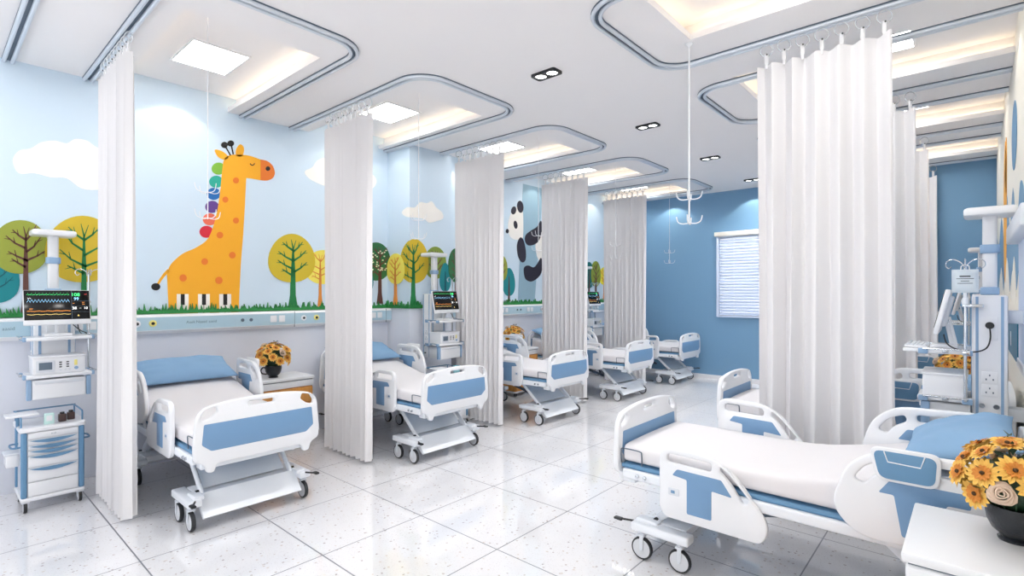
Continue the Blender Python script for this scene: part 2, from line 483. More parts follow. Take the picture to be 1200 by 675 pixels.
# ------------------------------------------------------------------ curtain tracks
def sweep(mbx, path, prof):
    n = len(path); rings = []
    for i, p in enumerate(path):
        a = Vector(path[max(i - 1, 0)]); b = Vector(path[min(i + 1, n - 1)])
        d = (b - a).normalized(); nn = Vector((-d.y, d.x))
        rings.append([mbx.bm.verts.new((p[0] + nn.x * o, p[1] + nn.y * o, z)) for o, z in prof])
    k = len(prof)
    for A, B in zip(rings, rings[1:]):
        for j in range(k): mbx.bm.faces.new((A[j], A[(j + 1) % k], B[(j + 1) % k], B[j]))
    mbx.bm.faces.new(rings[0]); mbx.bm.faces.new(rings[-1][::-1])

def track_path(xw, xf, y0, y1, r=.26, n=10):
    s = 1 if xf > xw else -1
    pts = [(xw, y0), (xf - s * r, y0)]
    for k in range(1, n): a = -PI / 2 + PI / 2 * k / n; pts.append((xf - s * r + s * r * math.cos(a), y0 + r + r * math.sin(a)))
    pts += [(xf, y0 + r), (xf, y1 - r)]
    for k in range(1, n): a = PI / 2 * k / n; pts.append((xf - s * r + s * r * math.cos(a), y1 - r + r * math.sin(a)))
    pts += [(xf - s * r, y1), (xw, y1)]
    return pts
def curtain_track(xw, xf, y0, y1, lab):
    e = empty('curtain_track', lab, 'curtain track', (xw, (y0 + y1) / 2, H), 0, 'looped ceiling curtain tracks')
    path = [(x - xw, y - (y0 + y1) / 2) for x, y in track_path(xw, xf, y0, y1)]
    mb = MB()
    for o in (-.026, .026):
        sweep(mb, path, [(o + .015 * math.cos(a), -.020 + .015 * math.sin(a)) for a in (2 * PI * k / 10 for k in range(10))])
    mb.build('track_tube', 'alu', e)
    mb = MB(); sweep(mb, path, [(-.040, -.010), (.040, -.010), (.040, 0), (-.040, 0)]); mb.build('track_base', 'alu_dark', e)
    return e
for k in range(-1, 5):
    y0 = 1.02 + 1.92 * k; y1 = 2.38 + 1.89 * k
    lab = 'looped curtain track at the top left corner, nearest the camera' if k < 0 else 'looped aluminium curtain track above the %s bed on the mural side' % ordn[k]
    curtain_track(XL, -3.66, y0, y1, lab)
RT_Y = [(3.05 + 1.93 * k, 4.37 + 1.95 * k) for k in range(-2, 4)]
for k, (y0, y1) in enumerate(RT_Y):
    lab = ('looped curtain track on the right side %s' % ('behind the camera' if k == 0 else 'overhead, above the frame')) if k < 2 else 'looped aluminium curtain track above the %s bed on the right side' % ordn[k - 2]
    curtain_track(XR, -2.04, y0, y1, lab)

# ------------------------------------------------------------------ curtains
def curtain(xa, xb, folds, amp, irregular, hooks, ztop=-.20, seed=1):
    rnd = random.Random(seed)
    e = empty('curtain', '', 'curtain')
    w = xb - xa; NX = folds * 14; NZ = 26; zb = -H + .035
    ph = [rnd.uniform(-.5, .5) for _ in range(folds + 1)]; am = [rnd.uniform(.75, 1.15) for _ in range(folds + 1)]
    bm = bmesh.new(); rows = []
    for j in range(NZ + 1):
        t = j / NZ; z = ztop + (zb - ztop) * t
        row = []
        for i in range(NX + 1):
            f = i / NX * folds; k = min(int(f), folds - 1); fr = f - k
            a = am[k] * (1 - fr) + am[k + 1] * fr; p = ph[k] * (1 - fr) + ph[k + 1] * fr
            th = 2 * PI * f + irregular * p * 2.2
            s = math.sin(th); s = math.copysign(abs(s) ** .8, s)
            flare = .8 + .35 * t
            y = amp * a * flare * s + .012 * irregular * math.sin(3 * t + p * 5)
            x = xa + w * i / NX + .25 * amp * math.sin(2 * th) * .5 + .010 * math.sin(2.3 * t + p * 4)
            top = (.004 * math.cos(2 * PI * f) if j == 0 else 0)
            row.append(bm.verts.new((x, y, z + top)))
        rows.append(row)
    for A, B in zip(rows, rows[1:]):
        for i in range(NX): bm.faces.new((A[i], A[i + 1], B[i + 1], B[i]))
    r = bmesh.ops.solidify(bm, geom=bm.faces[:], thickness=.004)
    m = MB(); m.bm.free(); m.bm = bm
    m.build('curtain_cloth', 'curtain', e, 80)
    for i in range(hooks):
        x = xa + w * (i + .5) / hooks
        mb = MB(); rr = .046
        mb.tube([(x + rr * math.cos(a) * .9, .0 + rr * math.cos(a) * .4, -.080 + rr * math.sin(a)) for a in (2 * PI * q / 16 for q in range(16))], .0045, 6, closed=True)
        hk = mb.build('curtain_ring', 'clear', e)
        mb = MB(); mb.box((x, 0, -.150), (.030, .018, .085), .008); mb.box((x, 0, -.20), (.020, .012, .05), .004); mb.build('clip', 'clear_white', hk)
        MB().cyl((x + .006, -.010, -.118), (x + .006, -.016, -.118), .006, 8).build('pin', 'black', hk)
    return e
cur = curtain(0, .86, 10, .052, .30, 8, seed=3)
spots = []
txt = ['closest to the camera, beside the drawer trolley', 'between the first and second mural-side beds', 'between the second and third mural-side beds', 'between the third and fourth mural-side beds', 'farthest of the left row, near the blue back wall']
for k in range(5):
    spots.append(((-5.31 - (.19 if k == 0 else 0), 1.02 + 1.92 * k, H), 0, 'gathered white privacy curtain %s' % txt[k]))
place_all(cur, spots, 'gathered curtains of the left row')
cur = curtain(0, .88, 6, .055, 1.0, 7, seed=11)
txt = ['wide one behind the nearest right bed, filling the right of the view', 'second from the front on the right, peeping past the wide curtain', 'third from the front on the right side', 'farthest on the right side, by the blue back wall']
place_all(cur, [((-1.27, 4.37 + 1.95 * k, H), 0, 'white privacy curtain, %s' % txt[k]) for k in range(4)], 'curtains of the right row')

# ------------------------------------------------------------------ hanging drip rods
def drip_rod(zt, k=1):
    e = empty('drip_hanger', '', 'drip hanger')
    MB().lathe([(.03, 0), (.03, -.012), (.012, -.03)], seg=20).build('ceiling_mount', 'plastic', e)
    MB().cyl((0, 0, -.02), (0, 0, 2.24 - zt), .0065 * k, 10).build('rod', 'plastic', e)
    for zz in (2.44, 2.25):
        mb = MB()
        for a in (.25, .25 + PI / 2, .25 + PI, .25 + 1.5 * PI):
            c, s = math.cos(a), math.sin(a)
            mb.tube(smooth_path([(0, 0, zz - zt), (.05 * c, .05 * s, zz - zt - .004), (.085 * c, .085 * s, zz - zt + .012), (.098 * c, .098 * s, zz - zt + .055)]), .005 * k, 6)
        mb.build('hook', 'plastic', e)
    return e
r = drip_rod(HU, .55)
place_all(r, [((-4.22, 1.40 + 1.95 * k, HU), 0, 'thin white hanging rod with two tiers of drip hooks, %s' % t) for k, t in enumerate(['in front of the giraffe', 'in front of the pier cloud', 'beside the panda', 'before the farthest left curtain', 'nearest the blue back wall'])], 'hanging drip rods on the mural side')
r = drip_rod(H)
place_all(r, [((-1.68, 4.02 + 1.95 * k, H), 0, 'thick white rod with drip hooks %s' % t) for k, t in enumerate(['left of the wide right curtain'])])

# ------------------------------------------------------------------ wall prints
def plane_pt(pl, a, z, off):
    if pl == 'L': return (XL + off, a, z)
    if pl == 'P': return (PX + off, a, z)
    if pl == 'N': return (a, PY0 - off, z)
    if pl == 'R': return (XR - off, a, z)
def put(bm, pl, pts, layer):
    if len(pts) < 3: return
    o0, o1 = .001, .001 + .0015 * layer
    ar = sum(pts[i - 1][0] * pts[i][1] - pts[i][0] * pts[i - 1][1] for i in range(len(pts)))
    if abs(ar) < 1e-7: return
    A = [bm.verts.new(plane_pt(pl, a, z, o1)) for a, z in pts]; B = [bm.verts.new(plane_pt(pl, a, z, o0)) for a, z in pts]
    k = len(A)
    for t in cdt([pts]): bm.faces.new([bm.verts.new(plane_pt(pl, a, z, o1)) for a, z in t])
    for i in range(k): bm.faces.new((A[i - 1], A[i], B[i], B[i - 1]))
def ray(u, v):
    a = (u - 600) / FX; return (FW[0] + a * RT[0], FW[1] + a * RT[1], (HOR - v) / FX)
def on_plane(pl, u, v):
    r = ray(u, v)
    if pl == 'N': t = PY0 / r[1]; return (r[0] * t, CAMZ + r[2] * t)
    x = {'L': XL, 'P': PX, 'R': XR}[pl]; t = x / r[0]; return (r[1] * t, CAMZ + r[2] * t)
U_L = 600 + FX * (XL * RT[0] + PY0 * RT[1]) / (XL * FW[0] + PY0 * FW[1])
U_N = 600 + FX * (PX * RT[0] + PY0 * RT[1]) / (PX * FW[0] + PY0 * FW[1])
U_P = 600 + FX * (PX * RT[0] + PY1 * RT[1]) / (PX * FW[0] + PY1 * FW[1])
SEG = [('L', -1e4, U_L), ('N', U_L, U_N), ('P', U_N, U_P), ('L', U_P, 1e4)]
def clip(pts, lo, hi):
    for edge, sg in ((lo, 1), (hi, -1)):
        out = []
        for i in range(len(pts)):
            p, q = pts[i - 1], pts[i]
            ip, iq = (p[0] - edge) * sg >= 0, (q[0] - edge) * sg >= 0
            if ip != iq:
                t = (edge - p[0]) / (q[0] - p[0]); out.append((edge, p[1] + (q[1] - p[1]) * t))
            if iq: out.append(q)
        pts = out
        if len(pts) < 3: return []
    return pts
def print_on(polys, m, name, parent=None, layer=1):
    """mural outlines traced on the wall surfaces and given their real place on them"""
    bm = bmesh.new()
    for pts in polys:
        for pl, lo, hi in SEG:
            q = clip(pts, lo, hi)
            if q: put(bm, pl, [on_plane(pl, *p) for p in q], layer)
    mb = MB(); mb.bm.free(); mb.bm = bm
    return mb.build(name, m, parent, smooth=0)
def stroke(pts, w0, w1):
    out = []; n = len(pts)
    for i in range(n - 1):
        a, b = Vector(pts[i]), Vector(pts[i + 1]); d = (b - a)
        if d.length < 1e-6: continue
        d.normalize(); nn = Vector((-d.y, d.x))
        wa = w0 + (w1 - w0) * i / (n - 1); wb = w0 + (w1 - w0) * (i + 1) / (n - 1)
        out.append([tuple(a + nn * wa / 2), tuple(a - nn * wa / 2), tuple(b - nn * wb / 2 + d * wb * .2), tuple(b + nn * wb / 2 + d * wb * .2)])
    return out
PC = {}
TL = [0]
def pm(r, g, b):
    k = (r, g, b)
    if k not in PC: PC[k] = mat('print_%d_%d_%d' % k, srgb(r, g, b), .6, vary=.05, bscale=5)
    return PC[k]

# giraffe (traced at 2.811 px per photo px, origin 160,150)
def g_(pts): return [(160 + x / 2.811, 150 + y / 2.811) for x, y in pts]
gir = empty('giraffe_print', 'yellow giraffe wall print with a rainbow mane and piano key legs', 'wall print', (0, 0, 0))
yel = pm(243, 172, 32)
body = smooth_open([(100, 482), (112, 450), (150, 415), (190, 397), (225, 375), (243, 350), (258, 305), (268, 260), (276, 200), (282, 140), (288, 105), (305, 90), (330, 88), (370, 91), (408, 104)], 4)
body = body + [(408, 172), (372, 166), (361, 165), (357, 250), (351, 350), (343, 450), (338, 560), (336, 608), (106, 612)]
print_on([g_(body)], yel, 'giraffe_body', gir, 2)
print_on([g_(p) for p in stroke([(106, 468), (92, 482), (80, 498), (68, 518)], 11, 7)], yel, 'tail', gir, 2)
print_on([g_(ellipse(63, 523, 15, 12))], pm(20, 20, 22), 'tail_tuft', gir, 3)
print_on([g_(smooth_open([(408, 104), (430, 109), (448, 125), (455, 148), (448, 165), (430, 173), (408, 172)], 4))], pm(228, 120, 38), 'muzzle', gir, 3)
print_on([g_(ellipse(432, 134, 7.5, 7.5))], pm(25, 20, 20), 'nostril', gir, 4)
print_on([g_(p) for p in stroke([(374, 117), (376, 121), (381, 123), (386, 121), (388, 117)], 3, 3)], pm(25, 20, 20), 'eye', gir, 3)
print_on([g_(smooth_loop([(257, 73), (272, 73), (290, 82), (302, 96), (290, 105), (268, 95)], 4))], yel, 'ear', gir, 2)
print_on([g_(smooth_loop([(340, 54), (352, 62), (353, 80), (345, 94), (328, 90), (328, 70)], 4))], yel, 'ear', gir, 2)
for a, b in (((290, 57), (309, 90)), ((311, 52), (318, 86))):
    print_on([g_(p) for p in stroke([a, b], 4, 4)] + [g_(ellipse(a[0] - 1, a[1] - 1, 11, 10))], pm(22, 20, 20), 'horn', gir, 3)
for x, y, r in ((327, 173, 10), (292, 236, 10), (327, 305, 10), (274, 353, 11), (315, 419, 11), (224, 440, 11), (153, 494, 12), (271, 502, 12)):
    print_on([g_(ellipse(x, y, r, r))], pm(232, 122, 36), 'spot', gir, 3)
for x, y, c in ((270, 134, (124, 180, 60)), (262, 177, (34, 168, 148)), (254, 217, (20, 104, 176)), (249, 260, (96, 60, 140)), (241, 301, (236, 112, 84)), (230, 342, (214, 32, 56))):
    print_on([g_(ellipse(x, y, 23, 20))], pm(*c), 'mane_tuft', gir, 1)
for x in (132, 202, 272):
    print_on([g_(rect(x, 547, x + 39, 610))], pm(245, 240, 235), 'piano_key', gir, 3)
    print_on([g_(rect(x + 13, 547, x + 26, 583)), g_(rect(x + 18, 583, x + 20, 609))], pm(18, 18, 20), 'black_key', gir, 4)

def tree(nm, u0, u1, v0, v1, base, tw, ccol, tcol, label, egg=0, ux=None, foliage=True, fruit=None):
    e = empty('tree_print', label, 'wall print'); TL[0] += 1; ly = 1 + (TL[0] * 3) % 10
    cx, cy = (u0 + u1) / 2, (v0 + v1) / 2; rx, ry = (u1 - u0) / 2, (v1 - v0) / 2
    pts = []
    for i in range(36):
        a = 2 * PI * i / 36; c, s = math.cos(a), math.sin(a)
        w = 1 + egg * s                                   # wider low down
        pts.append((cx + rx * c * w * (1 - .10 * egg), cy + ry * (abs(s) ** .92) * math.copysign(1, s)))
    print_on([pts], pm(*ccol), 'crown', e, ly)
    tx = cx if ux is None else ux
    top = v0 + (v1 - v0) * .30
    trunk = [(tx - tw * .75, base), (tx - tw * .42, (base + v1) / 2), (tx - tw * .34, v1 - ry * .5), (tx - tw * .12, top), (tx + tw * .12, top), (tx + tw * .34, v1 - ry * .5), (tx + tw * .42, (base + v1) / 2), (tx + tw * .75, base)]
    polys = [trunk]
    if foliage:
        hgt = v1 - v0
        rb = random.Random(int(u0 * 7 + v0))
        for f, sx, ln, up in ((.30, -1, .42, .16), (.30, 1, .40, .20), (.48, -1, .62, .20), (.52, 1, .60, .20), (.68, -1, .62, .14), (.72, 1, .66, .16), (.84, -1, .5, .08)):
            f += rb.uniform(-.03, .03); ln *= rb.uniform(.85, 1.15); up *= rb.uniform(.7, 1.4)
            p0 = (tx, v0 + hgt * (f + .05)); p1 = (tx + sx * rx * ln * .55, v0 + hgt * (f + .0 - up * .25)); p2 = (tx + sx * rx * ln, v0 + hgt * (f - up))
            polys += stroke([p0, p1, p2], tw * .36, tw * .12)
            polys += stroke([p1, (p1[0] + sx * rx * .05, p1[1] - hgt * .11)], tw * .2, tw * .07)
            polys += stroke([(p1[0] * .5 + p2[0] * .5, p1[1] * .5 + p2[1] * .5), (p2[0] + sx * rx * .06, p2[1] + hgt * .05)], tw * .16, tw * .06)
        polys += stroke([(tx, top), (tx - rx * .08, v0 + hgt * .12)], tw * .24, tw * .08)
        polys += stroke([(tx, top + 2), (tx + rx * .12, v0 + hgt * .14)], tw * .2, tw * .08)
    print_on(polys, pm(*tcol), 'trunk', e, ly + 1)
    if fruit:
        rnd = random.Random(5)
        print_on([ellipse(cx + rx * rnd.uniform(-.7, .7), cy + ry * rnd.uniform(-.6, .5), 1.0, .8, 8) for _ in range(46)], pm(235, 232, 200), 'blossom', e, ly + 2)
    return e
GR = (20, 120, 62); BR = (98, 60, 52); OR = (222, 140, 60)
tree('t', -32, 23, 290, 355, 380, 5, (0, 128, 136), (0, 84, 96), 'teal leaf-shaped tree print at the far left edge', .25)
tree('t', -10, 57, 258, 321, 370, 8, (146, 156, 56), BR, 'olive green tree print with a brown trunk behind the tall monitor column', .05, ux=30)
tree('t', 52, 140, 253, 331, 370, 8, (206, 178, 42), GR, 'large mustard tree print with a green trunk left of the nearest curtain', .1, ux=98)
tree('t', 357, 400, 293, 333, 359, 4, (240, 224, 96), OR, 'pale yellow tree print with an orange trunk half behind the second curtain', .05, ux=375)
tree('t', 314, 369, 274, 331, 361, 7.5, (204, 180, 42), GR, 'mustard tree print with a green trunk right of the giraffe', .14, ux=343)
tree('t', 405, 437, 304, 348, 356, 4, (0, 128, 136), (0, 84, 96), 'teal tree print peeping out right of the second curtain', .2, foliage=False)
tree('t', 423, 458, 284, 329, 356, 5, (44, 110, 64), BR, 'dark green tree print with pale blossom beside the pier', .06, ux=445, fruit=1)
tree('t', 469, 502, 280, 332, 359, 5.5, (206, 178, 42), GR, 'mustard tree print wrapping the corner of the pier', .12, ux=484)
tree('t', 454, 475, 297, 333, 357, 3.4, (240, 224, 96), OR, 'small pale yellow tree print with an orange trunk on the pier side', .08, ux=464)
tree('t', 497, 523, 289, 327, 357, 4.5, (128, 150, 58), BR, 'olive tree print behind the second monitor column', .06, ux=511)
tree('t', 515, 528, 308, 342, 357, 3, (0, 128, 136), (0, 84, 96), 'teal tree print low on the pier front, right edge', .2, foliage=False)
tree('t', 525, 543, 291, 331, 353, 3, (44, 110, 64), BR, 'dark green tree print on the wall just beyond the pier', .06)
tree('t', 579, 594, 299, 330, 352, 3, (146, 156, 56), BR, 'olive tree print left of the panda, mostly behind a curtain', .05)
tree('t', 589, 603.5, 314, 347, 353, 2.6, (0, 128, 136), (90, 62, 60), 'teal egg-shaped tree print left of the panda', .18, foliage=False)
tree('t', 684, 696, 307, 338, 352, 2, (0, 110, 110), BR, 'dark teal tree print behind the farthest monitor column', .1, foliage=False)
tree('t', 692, 703.5, 306, 336, 351, 2.2, (138, 152, 52), BR, 'olive tree print on the farthest mural section', .08)
tree('t', 702, 714, 313, 334, 351, 2.2, (240, 224, 60), OR, 'bright yellow tree print on the farthest mural section', .08)

def cloud(pts, label, c=(244, 244, 238), sc_=1):
    print_on([smooth_loop(pts, 4)], pm(*c), 'cloud_print', None, 1)
    return tag(bpy.data.objects[[o.name for o in C.objects][-1]], label, 'wall print')
def cloud(pts, label, c=(246, 243, 238)):
    return tag(print_on([smooth_loop(pts, 4)], pm(*c), 'cloud_print', None, 1), label, 'wall print')
cloud([(15, 188), (22, 177), (36, 174), (48, 167), (64, 165), (78, 168), (88, 163), (102, 165), (112, 172), (130, 180), (152, 195), (158, 210), (148, 219), (132, 214), (118, 222), (96, 221), (78, 209), (60, 208), (40, 203), (22, 203)], 'long cream cloud print at the upper left, partly behind the nearest curtain')
cloud([(357, 201), (366, 196), (372, 188), (384, 184), (400, 182), (415, 190), (428, 200), (438, 206), (441, 214), (434, 222), (418, 219), (400, 222), (385, 219), (373, 215), (362, 209)], 'cream cloud print half hidden by the second curtain')
cloud([(471, 249), (477, 243), (486, 243), (492, 237), (500, 238), (506, 236), (511, 243), (518, 249), (519, 256), (512, 259), (503, 261), (497, 257), (486, 255), (476, 254)], 'white cloud print on the front of the pier')

# grass along the foot of the mural
def grass(pl, a0, a1, label, step=.022):
    rnd = random.Random(int(abs(a0) * 100)); pts = [(a0, MUR)]; a = a0
    while a < a1:
        h = rnd.uniform(.03, .105); pts.append((min(a, a1), MUR + .028)); pts.append((min(a + step * rnd.uniform(-.2, 1.0), a1), MUR + h)); a += step
    pts.append((a1, MUR + .03)); pts.append((a1, MUR))
    bm = bmesh.new(); 
    # split into short runs so the outline triangulates cleanly
    i = 1
    while i + 2 < len(pts) - 1:
        b0, tip, b1 = pts[i], pts[i + 1], pts[i + 2]
        if b1[0] > b0[0] + 1e-4: put(bm, pl, [(b0[0], MUR), (b1[0], MUR), b1, tip, b0], 14)
        i += 2
    mb = MB(); mb.bm.free(); mb.bm = bm
    o = mb.build('grass_print', pm(36, 130, 62), None, 0); return tag(o, label, 'wall print')
grass('L', -.6, PY0, 'green grass print along the mural foot from the left edge to the pier')
grass('N', XL, PX, 'green grass print on the narrow side of the pier')
grass('P', PY0, PY1, 'green grass print on the front of the pier')
grass('L', PY1, YB, 'green grass print along the mural foot beyond the pier')

# panda on a tree trunk (traced at 3.754 px per photo px, origin 585,220)
def p_(pts): return [(585 + x / 3.754, 220 + y / 3.754) for x, y in pts]
pan = empty('panda_print', 'black and white panda wall print climbing a grey blue tree trunk', 'wall print')
tr = [on_plane('L', 606.8, 353), on_plane('L', 626.5, 353), on_plane('L', 636.5, 220), on_plane('L', 612.5, 220)]
bm = bmesh.new()
def ext(a, b, z): t = (z - a[1]) / (b[1] - a[1]); return (a[0] + (b[0] - a[0]) * t, z)
put(bm, 'L', [ext(tr[0], tr[3], MUR), ext(tr[1], tr[2], MUR), ext(tr[1], tr[2], H), ext(tr[0], tr[3], H)], 1)
mb = MB(); mb.bm.free(); mb.bm = bm; mb.build('tree_trunk', pm(146, 178, 196), pan, 0)
print_on([p_(smooth_loop([(180, 160), (192, 215), (196, 300), (188, 330), (165, 300), (160, 230)], 4))], pm(242, 238, 234), 'panda_body', pan, 2)
print_on([p_(smooth_loop([(103, 95), (104, 215), (85, 228), (60, 226), (42, 205), (38, 165), (48, 120), (70, 90), (90, 82)], 4))], pm(244, 240, 234), 'panda_head', pan, 2)
nav = pm(26, 22, 42)
print_on([p_(ellipse(92, 84, 14, 27, rot=-.1))], nav, 'panda_ear', pan, 3)
print_on([p_(ellipse(63, 100, 11, 18, rot=.2))], nav, 'panda_ear', pan, 3)
print_on([p_(ellipse(71, 163, 8.5, 18, rot=-.15))], nav, 'eye_patch', pan, 3)
print_on([p_(ellipse(35, 191, 6.5, 10))], nav, 'nose', pan, 3)
print_on([p_(smooth_loop([(92, 218), (108, 235), (117, 285), (114, 320), (98, 328), (82, 300), (78, 250)], 4))], nav, 'panda_arm', pan, 3)
print_on([p_(smooth_loop([(183, 145), (188, 180), (178, 225), (158, 248), (128, 254), (113, 235), (116, 208), (140, 188), (165, 172)], 4))], nav, 'panda_arm', pan, 3)
print_on([p_(smooth_loop([(183, 308), (190, 340), (182, 380), (160, 404), (136, 413), (114, 400), (107, 365), (112, 347), (128, 342), (150, 350), (166, 335)], 4))], nav, 'panda_leg', pan, 3)

# prints on the right wall, seen almost edge-on
def rprint(polys, col, name, label, layer=1):
    bm = bmesh.new()
    for p in polys: put(bm, 'R', p, layer)
    mb = MB(); mb.bm.free(); mb.bm = bm
    return tag(mb.build(name, pm(*col), None, 0), label, 'wall print')
rprint([smooth_loop([(4.9, 2.35), (5.3, 2.5), (5.7, 2.2), (6.2, 2.6), (6.7, 2.3), (7.3, 2.7), (7.9, 2.3), (8.6, 2.6), (9.4, 2.3), (10.3, 2.5), (10.3, 1.9), (9.6, 1.75), (8.9, 1.95), (8.2, 1.7), (7.5, 1.95), (6.9, 1.65), (6.3, 1.9), (5.8, 1.7), (5.3, 1.95), (4.9, 1.8)], 4)], (104, 148, 182), 'hill_print', 'long grey blue hill print on the right wall')
rprint([ellipse(7.6, 2.55, .35, .75), ellipse(7.4, 3.0, .16, .3)], (240, 168, 40), 'animal_print', 'orange shape printed on the right wall', 2)
rprint([ellipse(6.0, 3.0, .35, .28)], (90, 140, 180), 'balloon_print', 'blue round print high on the right wall', 2)
rprint([smooth_loop([(4.9, 1.5), (5.2, 1.95), (5.6, 1.6), (6.0, 2.0), (6.5, 1.6), (7.2, 2.05), (7.8, 1.6), (8.6, 2.0), (9.4, 1.6), (10.3, 1.9), (10.3, 1.5)], 4)], (244, 238, 226), 'foliage_print', 'cream foliage print low on the right wall', 3)

# ------------------------------------------------------------------ bedhead service panels
def service_panel(y0, y1, x, s, label, items):
    """s=+1 faces +x. items: (kind, y)"""
    e = empty('service_panel', label, 'wall panel', (x, 0, 1.40))
    F = lambda a, b: (min(s * a, s * b), max(s * a, s * b))
    def bx(mb, a, b, ya, yb, za, zb, bev=0):
        xa, xb = F(a, b); mb.box2((xa, ya, za), (xb, yb, zb), bev); return mb
    mb = MB(); prof = [(0, -.105), (.075, -.105), (.105, -.075), (.105, .065), (.085, .085), (0, .085)]
    m = MB(); vs = []
    for yy in (y0, y1): vs.append([m.bm.verts.new((s * a, yy, z)) for a, z in prof])
    k = len(prof)
    for j in range(k): m.bm.faces.new((vs[0][j], vs[0][(j + 1) % k], vs[1][(j + 1) % k], vs[1][j]))
    m.bm.faces.new(vs[0][::-1]); m.bm.faces.new(vs[1]); m.build('panel_body', 'plastic', e, 20)
    bx(MB(), .100, .108, y0 + .002, y1 - .002, -.068, .058).build('coloured_band', 'panel_band', e, 0)
    for kind, y in items:
        if kind == 'gas' or kind == 'gasy':
            m = MB(); m.lathe([(.032, .105 * s), (.032, .116 * s), (.022, .120 * s)], (0, y, 0), 24, 'x'); g = m.build('gas_outlet', 'plastic' if kind == 'gas' else 'outlet_yellow', e)
            m = MB(); m.lathe([(.015, .119 * s), (.015, .123 * s)], (0, y, 0), 20, 'x'); m.build('socket_hole', 'black', g)
        elif kind == 'dot':
            for d in (-.045, .045): m = MB(); m.lathe([(.018, .105 * s), (.018, .112 * s)], (0, y + d, 0), 20, 'x'); m.build('round_socket', 'alu_dark', e)
        elif kind == 'switch':
            for d in (-.048, .048): bx(MB(), .105, .114, y + d - .036, y + d + .036, -.038, .038, .004).build('switch_plate', 'plastic', e)
        elif kind == 'seam': bx(MB(), .1, .1095, y - .002, y + .002, -.1, .08).build('joint', 'alu_dark', e, 0)
        elif kind == 'text':
            for dy, word in ((-.10, 'Aaek'), (.0, 'Naaad'), (.105, 'aasid')):
                m4 = Matrix.Translation((.1085 * s, y + dy, 0)) @ Matrix(((0, 0, 1, 0), (1, 0, 0, 0), (0, 1, 0, 0), (0, 0, 0, 1)))
                MB().text(word, .040, m4, .0008).build('lettering', 'grey_text', e, 0)
    return e
service_panel(-.9, PY0 - .01, XL, 1, 'long white and pale blue bedhead service panel below the giraffe', [('text', .38), ('seam', .62), ('switch', .98), ('gas', 1.37), ('gasy', 1.50), ('text', 1.93), ('dot', 2.38), ('switch', 2.72), ('seam', 2.56 + .36), ('gas', 3.03), ('gasy', 3.19), ('text', 3.6), ('switch', 4.05), ('seam', 4.20)])
service_panel(PY1 + .01, YB - .05, XL, 1, 'white and pale blue bedhead service panel below the panda, beyond the pier', [('gas', 5.5), ('gasy', 5.65), ('text', 6.1), ('switch', 6.6), ('dot', 6.98), ('switch', 7.28), ('gas', 7.62), ('gasy', 7.78), ('seam', 8.1), ('switch', 9.5)])
o = MB().box2((XR - .022, 5.2, 1.19), (XR - .002, 7.3, 1.475), .003).build('wall_sign', 'teal_sign', None); tag(o, 'teal sign plate with a white mark on the right wall behind the column', 'sign')
m4 = Matrix.Translation((XR - .0235, 6.0, 1.34)) @ Matrix(((0, 0, -1, 0), (-1, 0, 0, 0), (0, 1, 0, 0), (0, 0, 0, 1)))
MB().text('n', .26, m4, .001).build('sign_mark', 'plastic', o, 0)

# ------------------------------------------------------------------ hospital bed
def caster(mb_t, mb_h, x, y, side, fork):
    r = .070
    mb_t.lathe([(r - .009, -.014), (r - .003, -.014), (r, -.008), (r, .008), (r - .003, .014), (r - .009, .014)], (x, y, r), 28, 'y')
    mb_h.lathe([(.012, -.019), (r - .018, -.015), (r - .008, -.0135), (r - .008, .0135), (r - .018, .015), (.012, .019)], (x, y, r), 28, 'y')
    fork.box((x - .004, y + .022 * side, .112), (.026, .006, .085), .003); fork.box((x - .004, y - .022 * side, .130), (.024, .006, .05), .003)
    fork.box((x, y, .153), (.046, .052, .016), .006)
    fork.cyl((x, y, .155), (x, y, .185), .018, 14)
    fork.cyl((x, y - .024, r), (x, y + .024, r), .010, 12)

def rail_loops(foot):
    """outline and openings in (x from the foot end 0..0.62 going to the head, z 0..0.44)"""
    if foot:
        out = rounded([(.00, .05), (.0, .425), (.36, .42), (.545, .22), (.625, .11), (.60, .0), (.04, .0)], [.05, .085, .16, .25, .05, .07, .05], 8)
        h1 = rounded([(.052, .335), (.052, .388), (.318, .383), (.318, .328)], .026, 5)
        h2 = rounded([(.365, .345), (.375, .375), (.44, .33), (.525, .225), (.51, .195), (.485, .195), (.43, .285)], [.02, .02, .05, .012, .012, .02, .05], 5)
        pn = rounded([(.085, .265), (.115, .305), (.375, .300), (.435, .215), (.32, .225), (.32, .055), (.175, .055), (.175, .255)], .010, 3)
        btn = (.095, .165)
    else:
        out = rounded([(.0, .12), (.07, .34), (.19, .43), (.57, .44), (.60, .36), (.60, .02), (.12, .0)], [.10, .14, .12, .08, .06, .05, .14], 8)
        h1 = rounded([(.10, .28), (.15, .355), (.235, .385), (.245, .345), (.18, .31), (.145, .26)], [.02, .05, .02, .02, .04, .02], 5)
        h2 = rounded([(.29, .350), (.29, .392), (.52, .392), (.52, .350)], .021, 5)
        pn = rounded([(.20, .235), (.245, .30), (.53, .30), (.53, .235), (.45, .235), (.41, .05), (.29, .05), (.26, .235)], .010, 3)
        btn = (.50, .15)
    return out, [h1, h2], pn, btn

